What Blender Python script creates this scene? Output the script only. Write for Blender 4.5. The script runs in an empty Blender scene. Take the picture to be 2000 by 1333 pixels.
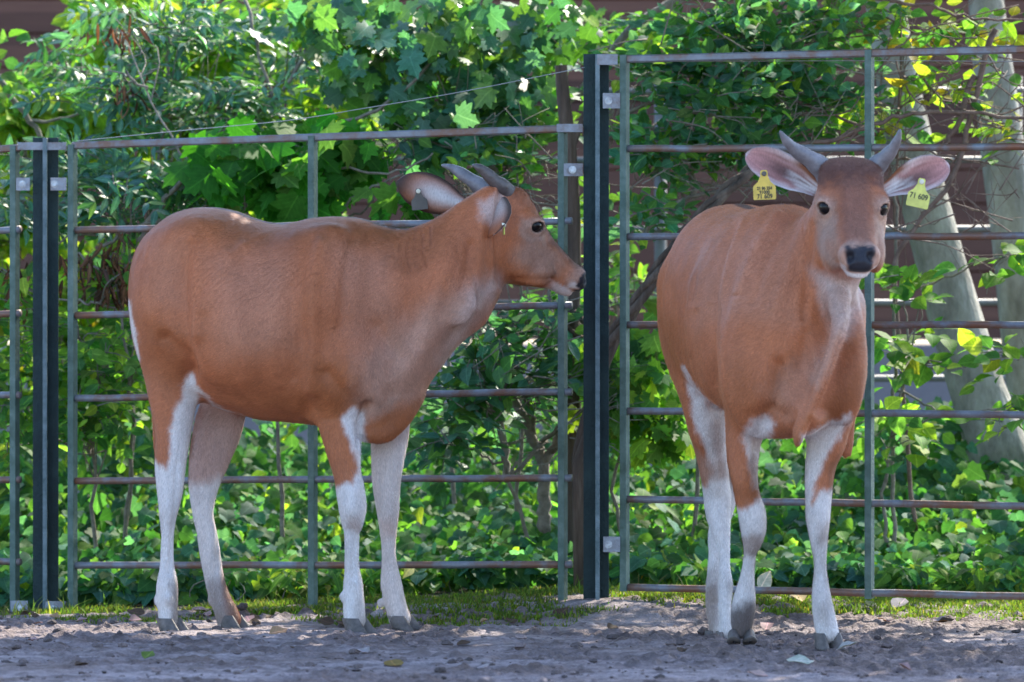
import bpy, math, random
import numpy as np
from mathutils import Vector, Matrix
R = math.radians
C = bpy.context.scene.collection
SC = bpy.context.scene

# ------------------------------------------------------------------ camera, sky, sun, exposure
F = 10080.0          # focal length in pixels of the 2000 px wide photograph
H0 = 0.833           # camera height
HZ = 640.0           # horizon row
DCAM = 14.0          # camera stands 14 m in front of the world origin
cam = bpy.data.cameras.new('camera')
camo = bpy.data.objects.new('camera', cam); C.objects.link(camo)
camo.location = (0, -DCAM, H0); camo.rotation_euler = (R(90), 0, 0)
cam.sensor_width = 36; cam.lens = F / 2000 * 36
cam.shift_y = -(666.5 - HZ) / 2000
cam.clip_start = 0.1; cam.clip_end = 2000
cam.dof.use_dof = True; cam.dof.focus_distance = 14.05; cam.dof.aperture_fstop = 5.0
SC.camera = camo

SUN_EL, SUN_ROT = R(43), R(32)
w = bpy.data.worlds.new('World'); SC.world = w; w.use_nodes = True
nt = w.node_tree; nt.nodes.clear()
sky = nt.nodes.new('ShaderNodeTexSky'); sky.sky_type = 'NISHITA'; sky.sun_disc = False
sky.sun_elevation = SUN_EL; sky.sun_rotation = SUN_ROT; sky.air_density = 1.0; sky.ozone_density = 3.0
bg = nt.nodes.new('ShaderNodeBackground'); bg.inputs['Strength'].default_value = 0.15
ow = nt.nodes.new('ShaderNodeOutputWorld')
nt.links.new(sky.outputs[0], bg.inputs[0]); nt.links.new(bg.outputs[0], ow.inputs[0])
S_DIR = Vector((math.cos(SUN_EL) * math.sin(SUN_ROT), math.cos(SUN_EL) * math.cos(SUN_ROT), math.sin(SUN_EL)))
sl = bpy.data.lights.new('sun', 'SUN'); sl.energy = 3.1; sl.angle = R(0.5); sl.color = (1.0, 0.93, 0.80)
so = bpy.data.objects.new('sun', sl); C.objects.link(so); so.location = (4, 8, 9)
so.rotation_euler = S_DIR.to_track_quat('Z', 'Y').to_euler()
SC.view_settings.view_transform = 'Standard'; SC.view_settings.look = 'None'
SC.view_settings.exposure = 1.95; SC.view_settings.gamma = 1.0

# ------------------------------------------------------------------ helpers
def W(px, py, d):
    return np.array([(px - 1000) / F * d, d - DCAM, H0 - (py - HZ) / F * d])
def to_px(P):
    d = P[:, 1] + DCAM
    return P[:, 0] / d * F + 1000, HZ - (P[:, 2] - H0) / d * F, d

def tag(o, label=None, cat=None, group=None, kind=None):
    if label: o['label'] = label
    if cat: o['category'] = cat
    if group: o['group'] = group
    if kind: o['kind'] = kind
    return o
def empty(name, loc, label=None, cat=None, group=None):
    o = bpy.data.objects.new(name, None); C.objects.link(o); o.location = Vector(loc)
    o.empty_display_size = 0.1
    return tag(o, label, cat, group)
def obj(name, me, mat, parent=None):
    o = bpy.data.objects.new(name, me); C.objects.link(o)
    if mat is not None:
        me.materials.clear()
        for m in (mat if isinstance(mat, (list, tuple)) else [mat]): me.materials.append(m)
    if parent is not None:
        o.parent = parent
        o.matrix_parent_inverse = Matrix.Translation(-parent.location)
    return o
def mesh_np(name, V, Fc, col=None, smooth=True, mi=None, lv=None):
    """V (n,3), Fc (m,k) with k = 3 or 4, optional point colours"""
    V = np.ascontiguousarray(V, dtype=np.float32); Fc = np.ascontiguousarray(Fc, dtype=np.int32)
    me = bpy.data.meshes.new(name)
    k = Fc.shape[1]; m = len(Fc)
    me.vertices.add(len(V)); me.vertices.foreach_set('co', V.ravel())
    me.loops.add(m * k); me.loops.foreach_set('vertex_index', Fc.ravel())
    me.polygons.add(m)
    me.polygons.foreach_set('loop_start', np.arange(0, m * k, k, dtype=np.int32))
    me.polygons.foreach_set('loop_total', np.full(m, k, dtype=np.int32))
    me.polygons.foreach_set('use_smooth', np.full(m, smooth, dtype=bool))
    if mi is not None: me.polygons.foreach_set('material_index', np.ascontiguousarray(mi, dtype=np.int32))
    me.update(calc_edges=True)
    if col is not None:
        ca = me.color_attributes.new('Col', 'FLOAT_COLOR', 'POINT')
        c4 = np.ones((len(V), 4), dtype=np.float32); c4[:, :3] = col
        ca.data.foreach_set('color', c4.ravel())
    if lv is not None:
        a = me.attributes.new('Leaf', 'FLOAT_VECTOR', 'POINT'); a.data.foreach_set('vector', np.ascontiguousarray(lv, dtype=np.float32).ravel())
    return me
class MB:
    """collects boxes, tubes and lathe pieces into ONE mesh (quads)"""
    def __init__(s): s.V = []; s.F = []; s.n = 0
    def add(s, V, Fq):
        s.V.append(np.asarray(V, float)); s.F.append(np.asarray(Fq, int) + s.n); s.n += len(V); return s
    def box(s, c, size, rz=0.0, ax=None, bev=0.0):
        hx, hy, hz = np.asarray(size) / 2.0
        if bev <= 0: bev = min(hx, hy, hz) * 0.18
        pts = []
        # bevelled box as rings of an octagonal prism, insets at both ends
        b = bev
        ring = lambda ix, z: [(-hx + ix, -hy + ix + b, z), (-hx + ix + b, -hy + ix, z), (hx - ix - b, -hy + ix, z), (hx - ix, -hy + ix + b, z),
                              (hx - ix, hy - ix - b, z), (hx - ix - b, hy - ix, z), (-hx + ix + b, hy - ix, z), (-hx + ix, hy - ix - b, z)]
        for ix, z in ((b, -hz), (0, -hz + b), (0, hz - b), (b, hz)): pts += ring(ix, z)
        P = np.array(pts); fs = []
        for k in range(3):
            for i in range(8):
                j = (i + 1) % 8; fs.append((k * 8 + i, k * 8 + j, (k + 1) * 8 + j, (k + 1) * 8 + i))
        for o_, fl in ((0, True), (24, False)):
            q = [(0, 1, 2, 3), (0, 3, 4, 7), (4, 5, 6, 7)]
            for t in q:
                t = [o_ + a for a in t]; fs.append(tuple(t[::-1]) if fl else tuple(t))
        if ax is not None:
            M = np.array(ax).T; P = P @ M.T
        elif rz:
            c_, s_ = math.cos(rz), math.sin(rz); P = P @ np.array([[c_, s_, 0], [-s_, c_, 0], [0, 0, 1]])
        return s.add(P + np.asarray(c), fs)
    def bar(s, a, b, w_, h_, up=(0, 0, 1), bev=0.0):
        a = np.asarray(a, float); b = np.asarray(b, float); x = b - a; L = np.linalg.norm(x); x /= L
        y = np.cross(up, x); y /= np.linalg.norm(y); z = np.cross(x, y)
        return s.box((a + b) / 2, (L, w_, h_), ax=(x, y, z), bev=bev)
    def tube(s, P, r, n=8, cap=True):
        P = np.asarray(P, float); m = len(P); r = np.atleast_1d(np.asarray(r, float)); r = np.interp(np.linspace(0, 1, m), np.linspace(0, 1, len(r)), r)
        T = np.gradient(P, axis=0); T /= np.linalg.norm(T, axis=1)[:, None] + 1e-12
        ref = np.array([0, 0, 1.0]) if abs(T[0, 2]) < 0.9 else np.array([0, 1.0, 0])
        u = np.cross(T[0], ref); u /= np.linalg.norm(u); U = []
        for t in T:
            u = u - t * (u @ t); u /= np.linalg.norm(u); U.append(u)
        U = np.array(U); Wv = np.cross(T, U)
        a = np.arange(n) * 2 * math.pi / n
        V = P[:, None] + r[:, None, None] * (np.cos(a)[None, :, None] * U[:, None] + np.sin(a)[None, :, None] * Wv[:, None])
        V = V.reshape(-1, 3); i = np.arange(n); j = (i + 1) % n
        fs = []
        for k in range(m - 1):
            fs.append(np.stack([k * n + i, k * n + j, (k + 1) * n + j, (k + 1) * n + i], 1))
        fs = np.concatenate(fs)
        if cap:
            V = np.concatenate([V, P[:1], P[-1:]]); c0 = m * n
            e0 = np.stack([np.full(n // 2, c0), (2 * np.arange(n // 2) + 2) % n, 2 * np.arange(n // 2) + 1, 2 * np.arange(n // 2)], 1)
            o2 = (m - 1) * n
            e1 = np.stack([np.full(n // 2, c0 + 1), o2 + 2 * np.arange(n // 2), o2 + 2 * np.arange(n // 2) + 1, o2 + (2 * np.arange(n // 2) + 2) % n], 1)
            fs = np.concatenate([fs, e0, e1])
        return s.add(V, fs)
    def data(s): return np.concatenate(s.V), np.concatenate(s.F)
    def build(s, name, mat, parent=None, smooth=False):
        V, Fq = s.data()
        return obj(name, mesh_np(name, V, Fq, smooth=smooth), mat, parent)
def catmull(P, k=4):
    P = np.asarray(P, float)
    if len(P) < 3: 
        t = np.linspace(0, 1, k + 1)[:, None]; return P[0] * (1 - t) + P[-1] * t
    Q = np.concatenate([[2 * P[0] - P[1]], P, [2 * P[-1] - P[-2]]]); out = []
    for i in range(1, len(Q) - 2):
        p0, p1, p2, p3 = Q[i - 1], Q[i], Q[i + 1], Q[i + 2]
        for t in np.arange(k) / k:
            out.append(0.5 * (2 * p1 + (p2 - p0) * t + (2 * p0 - 5 * p1 + 4 * p2 - p3) * t * t + (3 * p1 - p0 - 3 * p2 + p3) * t ** 3))
    out.append(Q[-2]); return np.array(out)
def hash01(i, j, k, seed):
    h = (i.astype(np.int64) * 374761393 + j.astype(np.int64) * 668265263 + k.astype(np.int64) * 2147483647 + seed * 1274126177) & 0x7fffffff
    h = ((h ^ (h >> 13)) * 1274126177) & 0x7fffffff
    h = h ^ (h >> 16)
    return (h & 0xffff) / 65535.0
def vnoise(P, seed=0):
    I = np.floor(P).astype(np.int64); f = P - I; f = f * f * (3 - 2 * f); r = 0
    for a in (0, 1):
        for b in (0, 1):
            for c in (0, 1):
                wt = (f[:, 0] if a else 1 - f[:, 0]) * (f[:, 1] if b else 1 - f[:, 1]) * (f[:, 2] if c else 1 - f[:, 2])
                r = r + wt * hash01(I[:, 0] + a, I[:, 1] + b, I[:, 2] + c, seed)
    return r * 2 - 1
def fbm(P, seed=0, o=3):
    r = 0; a = 1.0
    for k in range(o): r = r + a * vnoise(P * 2 ** k + 17.3 * k, seed + k); a *= 0.5
    return r
def unit(a): return a / (np.linalg.norm(a, axis=-1, keepdims=True) + 1e-12)
def sstep(a, b, x):
    t = np.clip((x - a) / (b - a + 1e-12), 0, 1); return t * t * (3 - 2 * t)

# ------------------------------------------------------------------ materials
def mat_new(name):
    m = bpy.data.materials.new(name); m.use_nodes = True; n = m.node_tree.nodes
    return m, n, m.node_tree.links, n['Principled BSDF']
def ramp(n, stops):
    r = n.new('ShaderNodeValToRGB'); e = r.color_ramp.elements
    while len(e) < len(stops): e.new(0.5)
    for x, (p, c) in zip(e, stops): x.position = p; x.color = (*c, 1)
    return r
def noise_mat(name, cols, scale=8, rough=0.7, bump=0.2, bscale=None, detail=6, stretch=(1, 1, 1), metal=0.0, spec=0.5, dist=0.01):
    """procedural surface: noise between colours + bump"""
    m, n, l, b = mat_new(name)
    tc = n.new('ShaderNodeTexCoord'); mp = n.new('ShaderNodeMapping'); mp.inputs['Scale'].default_value = stretch
    l.new(tc.outputs['Object'], mp.inputs[0])
    nz = n.new('ShaderNodeTexNoise'); nz.inputs['Scale'].default_value = scale; nz.inputs['Detail'].default_value = detail
    nz.inputs['Roughness'].default_value = 0.65
    l.new(mp.outputs[0], nz.inputs['Vector'])
    k = len(cols); r = ramp(n, [(0.3 + 0.4 * i / max(1, k - 1), c) for i, c in enumerate(cols)])
    l.new(nz.outputs['Fac'], r.inputs[0]); l.new(r.outputs[0], b.inputs['Base Color'])
    b.inputs['Roughness'].default_value = rough; b.inputs['Metallic'].default_value = metal
    b.inputs['Specular IOR Level'].default_value = spec
    if bump:
        n2 = n.new('ShaderNodeTexNoise'); n2.inputs['Scale'].default_value = bscale or scale * 3; n2.inputs['Detail'].default_value = 5
        l.new(mp.outputs[0], n2.inputs['Vector'])
        bp = n.new('ShaderNodeBump'); bp.inputs['Strength'].default_value = bump; bp.inputs['Distance'].default_value = dist
        l.new(n2.outputs['Fac'], bp.inputs['Height']); l.new(bp.outputs[0], b.inputs['Normal'])
    return m
def leaf_mat(name, trans=0.5, rough=0.42, spec=0.5, tint=(1.12, 1.25, 0.42)):
    m, n, l, b = mat_new(name)
    at = n.new('ShaderNodeAttribute'); at.attribute_name = 'Col'
    tc = n.new('ShaderNodeTexCoord'); nz = n.new('ShaderNodeTexNoise'); nz.inputs['Scale'].default_value = 60; nz.inputs['Detail'].default_value = 4
    l.new(tc.outputs['Object'], nz.inputs['Vector'])
    mx = n.new('ShaderNodeMix'); mx.data_type = 'RGBA'; mx.blend_type = 'MULTIPLY'; mx.inputs[0].default_value = 0.5
    r = ramp(n, [(0.3, (0.55, 0.6, 0.5)), (0.7, (1.25, 1.2, 1.2))])
    l.new(nz.outputs['Fac'], r.inputs[0]); l.new(at.outputs['Color'], mx.inputs[6]); l.new(r.outputs[0], mx.inputs[7])
    lf = n.new('ShaderNodeAttribute'); lf.attribute_name = 'Leaf'; sp = n.new('ShaderNodeSeparateXYZ'); l.new(lf.outputs['Vector'], sp.inputs[0])
    def M_(op, a, bb):
        q = n.new('ShaderNodeMath'); q.operation = op
        for i_, v in enumerate((a, bb)):
            if v is None: continue
            if isinstance(v, (int, float)): q.inputs[i_].default_value = v
            else: l.new(v, q.inputs[i_])
        return q.outputs[0]
    ay = M_('ABSOLUTE', sp.outputs[1], None)
    mid = M_('LESS_THAN', ay, .022)
    ph = M_('FRACT', M_('SUBTRACT', M_('MULTIPLY', sp.outputs[0], 6.5), M_('MULTIPLY', ay, 6.0)), None)
    sv = M_('MULTIPLY', M_('LESS_THAN', ph, .14), .45)
    vn = M_('MAXIMUM', mid, sv)
    vm = n.new('ShaderNodeMix'); vm.data_type = 'RGBA'; vm.blend_type = 'MULTIPLY'; l.new(vn, vm.inputs[0]); l.new(mx.outputs[2], vm.inputs[6]); vm.inputs[7].default_value = (1.75, 1.5, 1.6, 1)
    mx = vm
    l.new(mx.outputs[2], b.inputs['Base Color']); b.inputs['Roughness'].default_value = rough
    b.inputs['Specular IOR Level'].default_value = spec
    tr = n.new('ShaderNodeBsdfTranslucent'); t2 = n.new('ShaderNodeMix'); t2.data_type = 'RGBA'; t2.blend_type = 'MULTIPLY'; t2.inputs[0].default_value = 1
    l.new(mx.outputs[2], t2.inputs[6]); t2.inputs[7].default_value = (tint[0] * 2.2, tint[1] * 2.2, tint[2] * 2.2, 1)
    l.new(t2.outputs[2], tr.inputs[0])
    ms = n.new('ShaderNodeMixShader'); ms.inputs[0].default_value = trans
    out = n['Material Output']; l.new(b.outputs[0], ms.inputs[1]); l.new(tr.outputs[0], ms.inputs[2]); l.new(ms.outputs[0], out.inputs[0])
    return m
def coat_mat(name):
    m, n, l, b = mat_new(name)
    at = n.new('ShaderNodeAttribute'); at.attribute_name = 'Col'
    tc = n.new('ShaderNodeTexCoord'); mp = n.new('ShaderNodeMapping'); mp.inputs['Scale'].default_value = (1, 1, 0.28)
    l.new(tc.outputs['Object'], mp.inputs[0])
    nz = n.new('ShaderNodeTexNoise'); nz.inputs['Scale'].default_value = 330; nz.inputs['Detail'].default_value = 3; l.new(mp.outputs[0], nz.inputs['Vector'])
    n3 = n.new('ShaderNodeTexNoise'); n3.inputs['Scale'].default_value = 14; n3.inputs['Detail'].default_value = 5; l.new(mp.outputs[0], n3.inputs['Vector'])
    r = ramp(n, [(0.25, (0.72, 0.70, 0.68)), (0.75, (1.2, 1.2, 1.2))]); l.new(nz.outputs['Fac'], r.inputs[0])
    r3 = ramp(n, [(0.3, (0.86, 0.82, 0.8)), (0.7, (1.1, 1.1, 1.1))]); l.new(n3.outputs['Fac'], r3.inputs[0])
    m1 = n.new('ShaderNodeMix'); m1.data_type = 'RGBA'; m1.blend_type = 'MULTIPLY'; m1.inputs[0].default_value = 0.75
    m2 = n.new('ShaderNodeMix'); m2.data_type = 'RGBA'; m2.blend_type = 'MULTIPLY'; m2.inputs[0].default_value = 0.9
    l.new(at.outputs['Color'], m1.inputs[6]); l.new(r.outputs[0], m1.inputs[7]); l.new(m1.outputs[2], m2.inputs[6]); l.new(r3.outputs[0], m2.inputs[7])
    l.new(m2.outputs[2], b.inputs['Base Color']); b.inputs['Roughness'].default_value = 0.55; b.inputs['Specular IOR Level'].default_value = 0.28
    b.inputs['Sheen Weight'].default_value = 0.05; b.inputs['Sheen Roughness'].default_value = 0.4
    bp = n.new('ShaderNodeBump'); bp.inputs['Strength'].default_value = 0.35; bp.inputs['Distance'].default_value = 0.003
    l.new(nz.outputs['Fac'], bp.inputs['Height'])
    b2 = n.new('ShaderNodeBump'); b2.inputs['Strength'].default_value = 0.25; b2.inputs['Distance'].default_value = 0.01
    l.new(n3.outputs['Fac'], b2.inputs['Height']); l.new(bp.outputs[0], b2.inputs['Normal']); l.new(b2.outputs[0], b.inputs['Normal'])
    return m
def plain(name, col, rough=0.5, metal=0.0, spec=0.5):
    m, n, l, b = mat_new(name)
    tc = n.new('ShaderNodeTexCoord'); nz = n.new('ShaderNodeTexNoise'); nz.inputs['Scale'].default_value = 45; nz.inputs['Detail'].default_value = 4
    l.new(tc.outputs['Object'], nz.inputs['Vector'])
    r = ramp(n, [(0.3, tuple(c * 0.8 for c in col)), (0.7, tuple(min(1, c * 1.15) for c in col))]); l.new(nz.outputs['Fac'], r.inputs[0])
    l.new(r.outputs[0], b.inputs['Base Color'])
    b.inputs['Roughness'].default_value = rough; b.inputs['Metallic'].default_value = metal; b.inputs['Specular IOR Level'].default_value = spec
    return m

# ------------------------------------------------------------------ implicit body modelling (smooth unions on a grid -> one skin)
class Field:
    def __init__(s, lo, hi, vox):
        s.lo = np.array(lo, float); s.v = vox
        s.n = np.ceil((np.array(hi) - s.lo) / vox).astype(int) + 1
        s.A = np.full(s.n, 0.5, dtype=np.float32)
    def sub(s, lo, hi):
        i0 = np.clip(np.floor((np.asarray(lo) - s.lo) / s.v).astype(int), 0, s.n); i1 = np.clip(np.ceil((np.asarray(hi) - s.lo) / s.v).astype(int) + 1, 0, s.n)
        sl_ = tuple(slice(a, b) for a, b in zip(i0, i1))
        ax = [(s.lo[k] + s.v * np.arange(i0[k], i1[k])).astype(np.float32) for k in range(3)]
        return sl_, ax[0][:, None, None], ax[1][None, :, None], ax[2][None, None, :]
    def smin(s, sl_, d, k):
        a = s.A[sl_]
        if k <= 0: s.A[sl_] = np.minimum(a, d); return
        h = np.maximum(k - np.abs(a - d), 0) / k
        s.A[sl_] = np.minimum(a, d) - h * h * k * 0.25
    def ssub(s, sl_, d, k):
        a = s.A[sl_]; d = -d
        h = np.maximum(k - np.abs(a - d), 0) / k
        s.A[sl_] = np.maximum(a, d) + h * h * k * 0.25
    def loft(s, O, fwd, side, up, nodes, k=0.03, p=2.2, wide=0.5, dens=6, pad=0.06):
        """sections (t, top, bottom, half width, side offset) along fwd"""
        N = catmull(nodes, dens); t_, top, bot, hw, off = N.T
        fwd, side, up, O = (np.asarray(x, float) for x in (fwd, side, up, O))
        c = O + N[:, :1] * fwd + N[:, 4:5] * side
        m = max(hw.max(), np.abs(top).max(), np.abs(bot).max())
        cand = np.concatenate([c + sx * hw[:, None] * side + z[:, None] * up for sx in (-1, 1) for z in (top, bot)])
        sl_, x, y, z = s.sub(cand.min(0) - pad, cand.max(0) + pad)
        x = x - O[0]; y = y - O[1]; z = z - O[2]
        t = x * fwd[0] + y * fwd[1] + z * fwd[2]
        shp = t.shape; tf = t.ravel()
        I = lambda a: np.interp(tf, t_, a).reshape(shp).astype(np.float32)
        tp, bt, h_, of = I(top), I(bot), I(hw), I(off)
        u = (x * side[0] + y * side[1] + z * side[2]) - of; v = x * up[0] + y * up[1] + z * up[2]
        zc = bt + wide * (tp - bt); v = v - zc
        hh = np.where(v > 0, tp - zc, zc - bt)
        q = (np.abs(u / h_) ** p + np.abs(v / np.maximum(hh, 1e-3)) ** p) ** (1 / p)
        r = np.sqrt(u * u + v * v)
        d = np.where(q > 0.05, r * (1 - 1 / np.maximum(q, 0.05)), -np.minimum(h_, hh))
        over = np.maximum(t - t_[-1], t_[0] - t)
        d = np.where(over > 0, np.sqrt(np.maximum(d, 0) ** 2 + over ** 2), np.maximum(d, over))
        s.smin(sl_, d.astype(np.float32), k)
    def chain(s, nodes, side, k=0.03, dens=4, pad=0.05, sub=False):
        """nodes (x,y,z, r_side, r_fore) ; elliptical tapered limb"""
        N = catmull(nodes, dens); P = N[:, :3]; ra = np.maximum(N[:, 3], .002); rb = np.maximum(N[:, 4], .002)
        m = np.maximum(ra, rb)[:, None]
        sl_, X, Y, Z = s.sub((P - m).min(0) - pad, (P + m).max(0) + pad)
        D = np.full((X.shape[0], Y.shape[1], Z.shape[2]), 0.5, np.float32)
        o0 = [sl_[k2].start for k2 in range(3)]
        side = np.asarray(side, float)
        for i in range(len(P) - 1):
            a, b = P[i], P[i + 1]; mm = max(m[i, 0], m[i + 1, 0]) + pad
            s2, x, y, z = s.sub(np.minimum(a, b) - mm, np.maximum(a, b) + mm)
            i0 = [max(q.start, g.start) for q, g in zip(s2, sl_)]; i1 = [min(q.stop, g.stop) for q, g in zip(s2, sl_)]
            if min(e - b_ for b_, e in zip(i0, i1)) <= 0: continue
            x, y, z = (x[i0[0] - s2[0].start:i1[0] - s2[0].start], y[:, i0[1] - s2[1].start:i1[1] - s2[1].start], z[:, :, i0[2] - s2[2].start:i1[2] - s2[2].start])
            loc = tuple(slice(b_ - o, e - o) for b_, e, o in zip(i0, i1, o0))
            ab = b - a; L = np.linalg.norm(ab) + 1e-9; ax = ab / L
            sd = side - ax * (side @ ax); sd /= np.linalg.norm(sd) + 1e-9; fd = np.cross(ax, sd)
            x = x - a[0]; y = y - a[1]; z = z - a[2]
            h = np.clip((x * ax[0] + y * ax[1] + z * ax[2]) / L, 0, 1)
            x = x - h * ab[0]; y = y - h * ab[1]; z = z - h * ab[2]
            u = x * sd[0] + y * sd[1] + z * sd[2]; v = x * fd[0] + y * fd[1] + z * fd[2]; w_ = x * ax[0] + y * ax[1] + z * ax[2]
            r1 = ra[i] + h * (ra[i + 1] - ra[i]); r2 = rb[i] + h * (rb[i + 1] - rb[i])
            q = np.sqrt((u / r1) ** 2 + (v / r2) ** 2 + (w_ / np.minimum(r1, r2)) ** 2)
            r = np.sqrt(u * u + v * v + w_ * w_)
            d = np.where(q > 0.05, r * (1 - 1 / np.maximum(q, 0.05)), -np.minimum(r1, r2))
            D[loc] = np.minimum(D[loc], d)
        (s.ssub if sub else s.smin)(sl_, D, k)
    def ell(s, c, A, rad, k=0.02, sub=False):
        """ellipsoid with axes A (rows) and radii"""
        c = np.asarray(c, float); m = max(rad) + 0.05; A = np.asarray(A, float)
        sl_, x, y, z = s.sub(c - m, c + m); x = x - c[0]; y = y - c[1]; z = z - c[2]
        q = 0
        for a, r in zip(A, rad): q = q + ((x * a[0] + y * a[1] + z * a[2]) / r) ** 2
        q = np.sqrt(q); rr = np.sqrt(x * x + y * y + z * z)
        d = np.where(q > 0.05, rr * (1 - 1 / np.maximum(q, 0.05)), -min(rad)).astype(np.float32)
        (s.ssub if sub else s.smin)(sl_, d, k)
    def nets(s):
        """naive surface nets"""
        A = s.A; ins = A < 0; nx, ny, nz = A.shape
        cnt = np.zeros((nx - 1, ny - 1, nz - 1), np.int8)
        for a in (0, 1):
            for b in (0, 1):
                for c in (0, 1): cnt += ins[a:nx - 1 + a, b:ny - 1 + b, c:nz - 1 + c]
        act = np.argwhere((cnt > 0) & (cnt < 8))
        idx = np.full(cnt.shape, -1, np.int32); idx[tuple(act.T)] = np.arange(len(act))
        acc = np.zeros((len(act), 3)); num = np.zeros(len(act))
        cs = [(a, b, c) for a in (0, 1) for b in (0, 1) for c in (0, 1)]
        vals = {c: A[act[:, 0] + c[0], act[:, 1] + c[1], act[:, 2] + c[2]] for c in cs}
        for i, c in enumerate(cs):
            for e in cs[i + 1:]:
                df = np.array(e) - np.array(c)
                if np.abs(df).sum() != 1: continue
                va, vb = vals[c], vals[e]; cr = (va < 0) != (vb < 0)
                t = np.where(cr, va / (va - vb + 1e-20), 0)
                acc += np.where(cr[:, None], np.array(c) + t[:, None] * df, 0); num += cr
        V = s.lo + s.v * (act + acc / num[:, None])
        Fq = []
        for ax in range(3):
            o = [1 if k == ax else 0 for k in range(3)]
            a = ins[:nx - o[0], :ny - o[1], :nz - o[2]]; b = ins[o[0]:, o[1]:, o[2]:]
            e = np.argwhere(a != b); flip = a[tuple(e.T)]
            o1, o2 = [(1, 2), (2, 0), (0, 1)][ax]
            ok = (e[:, o1] > 0) & (e[:, o2] > 0); e = e[ok]; flip = flip[ok]
            q = []
            for d1, d2 in ((1, 1), (0, 1), (0, 0), (1, 0)):
                w_ = e.copy(); w_[:, o1] -= d1; w_[:, o2] -= d2
                q.append(idx[tuple(np.minimum(w_, np.array(idx.shape) - 1).T)])
            q = np.stack(q, 1); q[~flip] = q[~flip][:, ::-1]
            Fq.append(q)
        Fq = np.concatenate(Fq); Fq = Fq[(Fq >= 0).all(1)]
        return V, Fq
def relax(V, Fq, it=2, lam=0.5):
    n = len(V); E = np.concatenate([Fq[:, [0, 1]], Fq[:, [1, 2]], Fq[:, [2, 3]], Fq[:, [3, 0]]])
    cnt = np.bincount(E[:, 0], minlength=n).astype(float)
    for k in range(it):
        for l_ in (lam, -lam * 0.95):
            S = np.stack([np.bincount(E[:, 0], weights=V[E[:, 1], c], minlength=n) for c in range(3)], 1) / np.maximum(cnt, 1)[:, None]
            V = V + l_ * (S - V)
    return V
def vnormals(V, Fq):
    nrm = np.cross(V[Fq[:, 2]] - V[Fq[:, 0]], V[Fq[:, 3]] - V[Fq[:, 1]]); N = np.zeros_like(V)
    for k in range(4):
        for c in range(3): N[:, c] += np.bincount(Fq[:, k], weights=nrm[:, c], minlength=len(V))
    return N / (np.linalg.norm(N, axis=1)[:, None] + 1e-12)
def seg_dist(px, py, poly, closed=False):
    P = np.asarray(poly, float); best = np.full(len(px), 1e9)
    Q = np.concatenate([P, P[:1]]) if closed else P
    for a, b in zip(Q[:-1], Q[1:]):
        ab = b - a; L2 = (ab ** 2).sum() + 1e-9
        t = np.clip(((px - a[0]) * ab[0] + (py - a[1]) * ab[1]) / L2, 0, 1)
        best = np.minimum(best, np.hypot(px - a[0] - t * ab[0], py - a[1] - t * ab[1]))
    return best
def poly_sd(px, py, poly):
    """signed distance in pixels, negative inside"""
    P = np.asarray(poly, float); ins = np.zeros(len(px), bool)
    for a, b in zip(P, np.roll(P, -1, 0)):
        c = ((a[1] > py) != (b[1] > py)) & (px < (b[0] - a[0]) * (py - a[1]) / (b[1] - a[1] + 1e-9) + a[0])
        ins ^= c
    d = seg_dist(px, py, P, True)
    return np.where(ins, -d, d)

BROWN = np.array([0.455, 0.153, 0.066]); RUST = np.array([0.44, 0.138, 0.045]); WHITE = np.array([0.72, 0.66, 0.64])
PINK = np.array([0.50, 0.34, 0.29]); DARK = np.array([0.035, 0.022, 0.02]); NOSE = np.array([0.022, 0.022, 0.03]); PALE = np.array([0.42, 0.27, 0.21])
M_COAT = coat_mat('calf_coat')
M_FUR, _n, _l, _b = mat_new('calf_fur'); _a = _n.new('ShaderNodeAttribute'); _a.attribute_name = 'Col'; _l.new(_a.outputs['Color'], _b.inputs['Base Color']); _b.inputs['Roughness'].default_value = .5; _b.inputs['Specular IOR Level'].default_value = .36
M_HORN = noise_mat('horn', [(0.09, 0.085, 0.095), (0.23, 0.21, 0.225)], scale=25, rough=0.45, bump=0.25, stretch=(1, 1, 1))
M_HORND = noise_mat('dark_horn', [(0.05, 0.04, 0.04), (0.13, 0.105, 0.10)], scale=25, rough=0.45, bump=0.3)
M_HOOF = noise_mat('hoof', [(0.06, 0.05, 0.045), (0.17, 0.14, 0.13)], scale=40, rough=0.6, bump=0.3)
M_EYE = plain('eye', (0.008, 0.006, 0.006), rough=0.10, spec=0.22)
M_TAG = plain('yellow_ear_tag', (0.62, 0.60, 0.12), rough=0.4)
M_TAGO = plain('golden_ear_tag', (0.66, 0.44, 0.06), rough=0.45)
M_TAGD = plain('dirty_ear_tag', (0.10, 0.085, 0.07), rough=0.55)
M_INK = plain('tag_ink', (0.03, 0.03, 0.025), rough=0.6)
M_STUD = plain('tag_stud', (0.62, 0.58, 0.45), rough=0.4)

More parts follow.
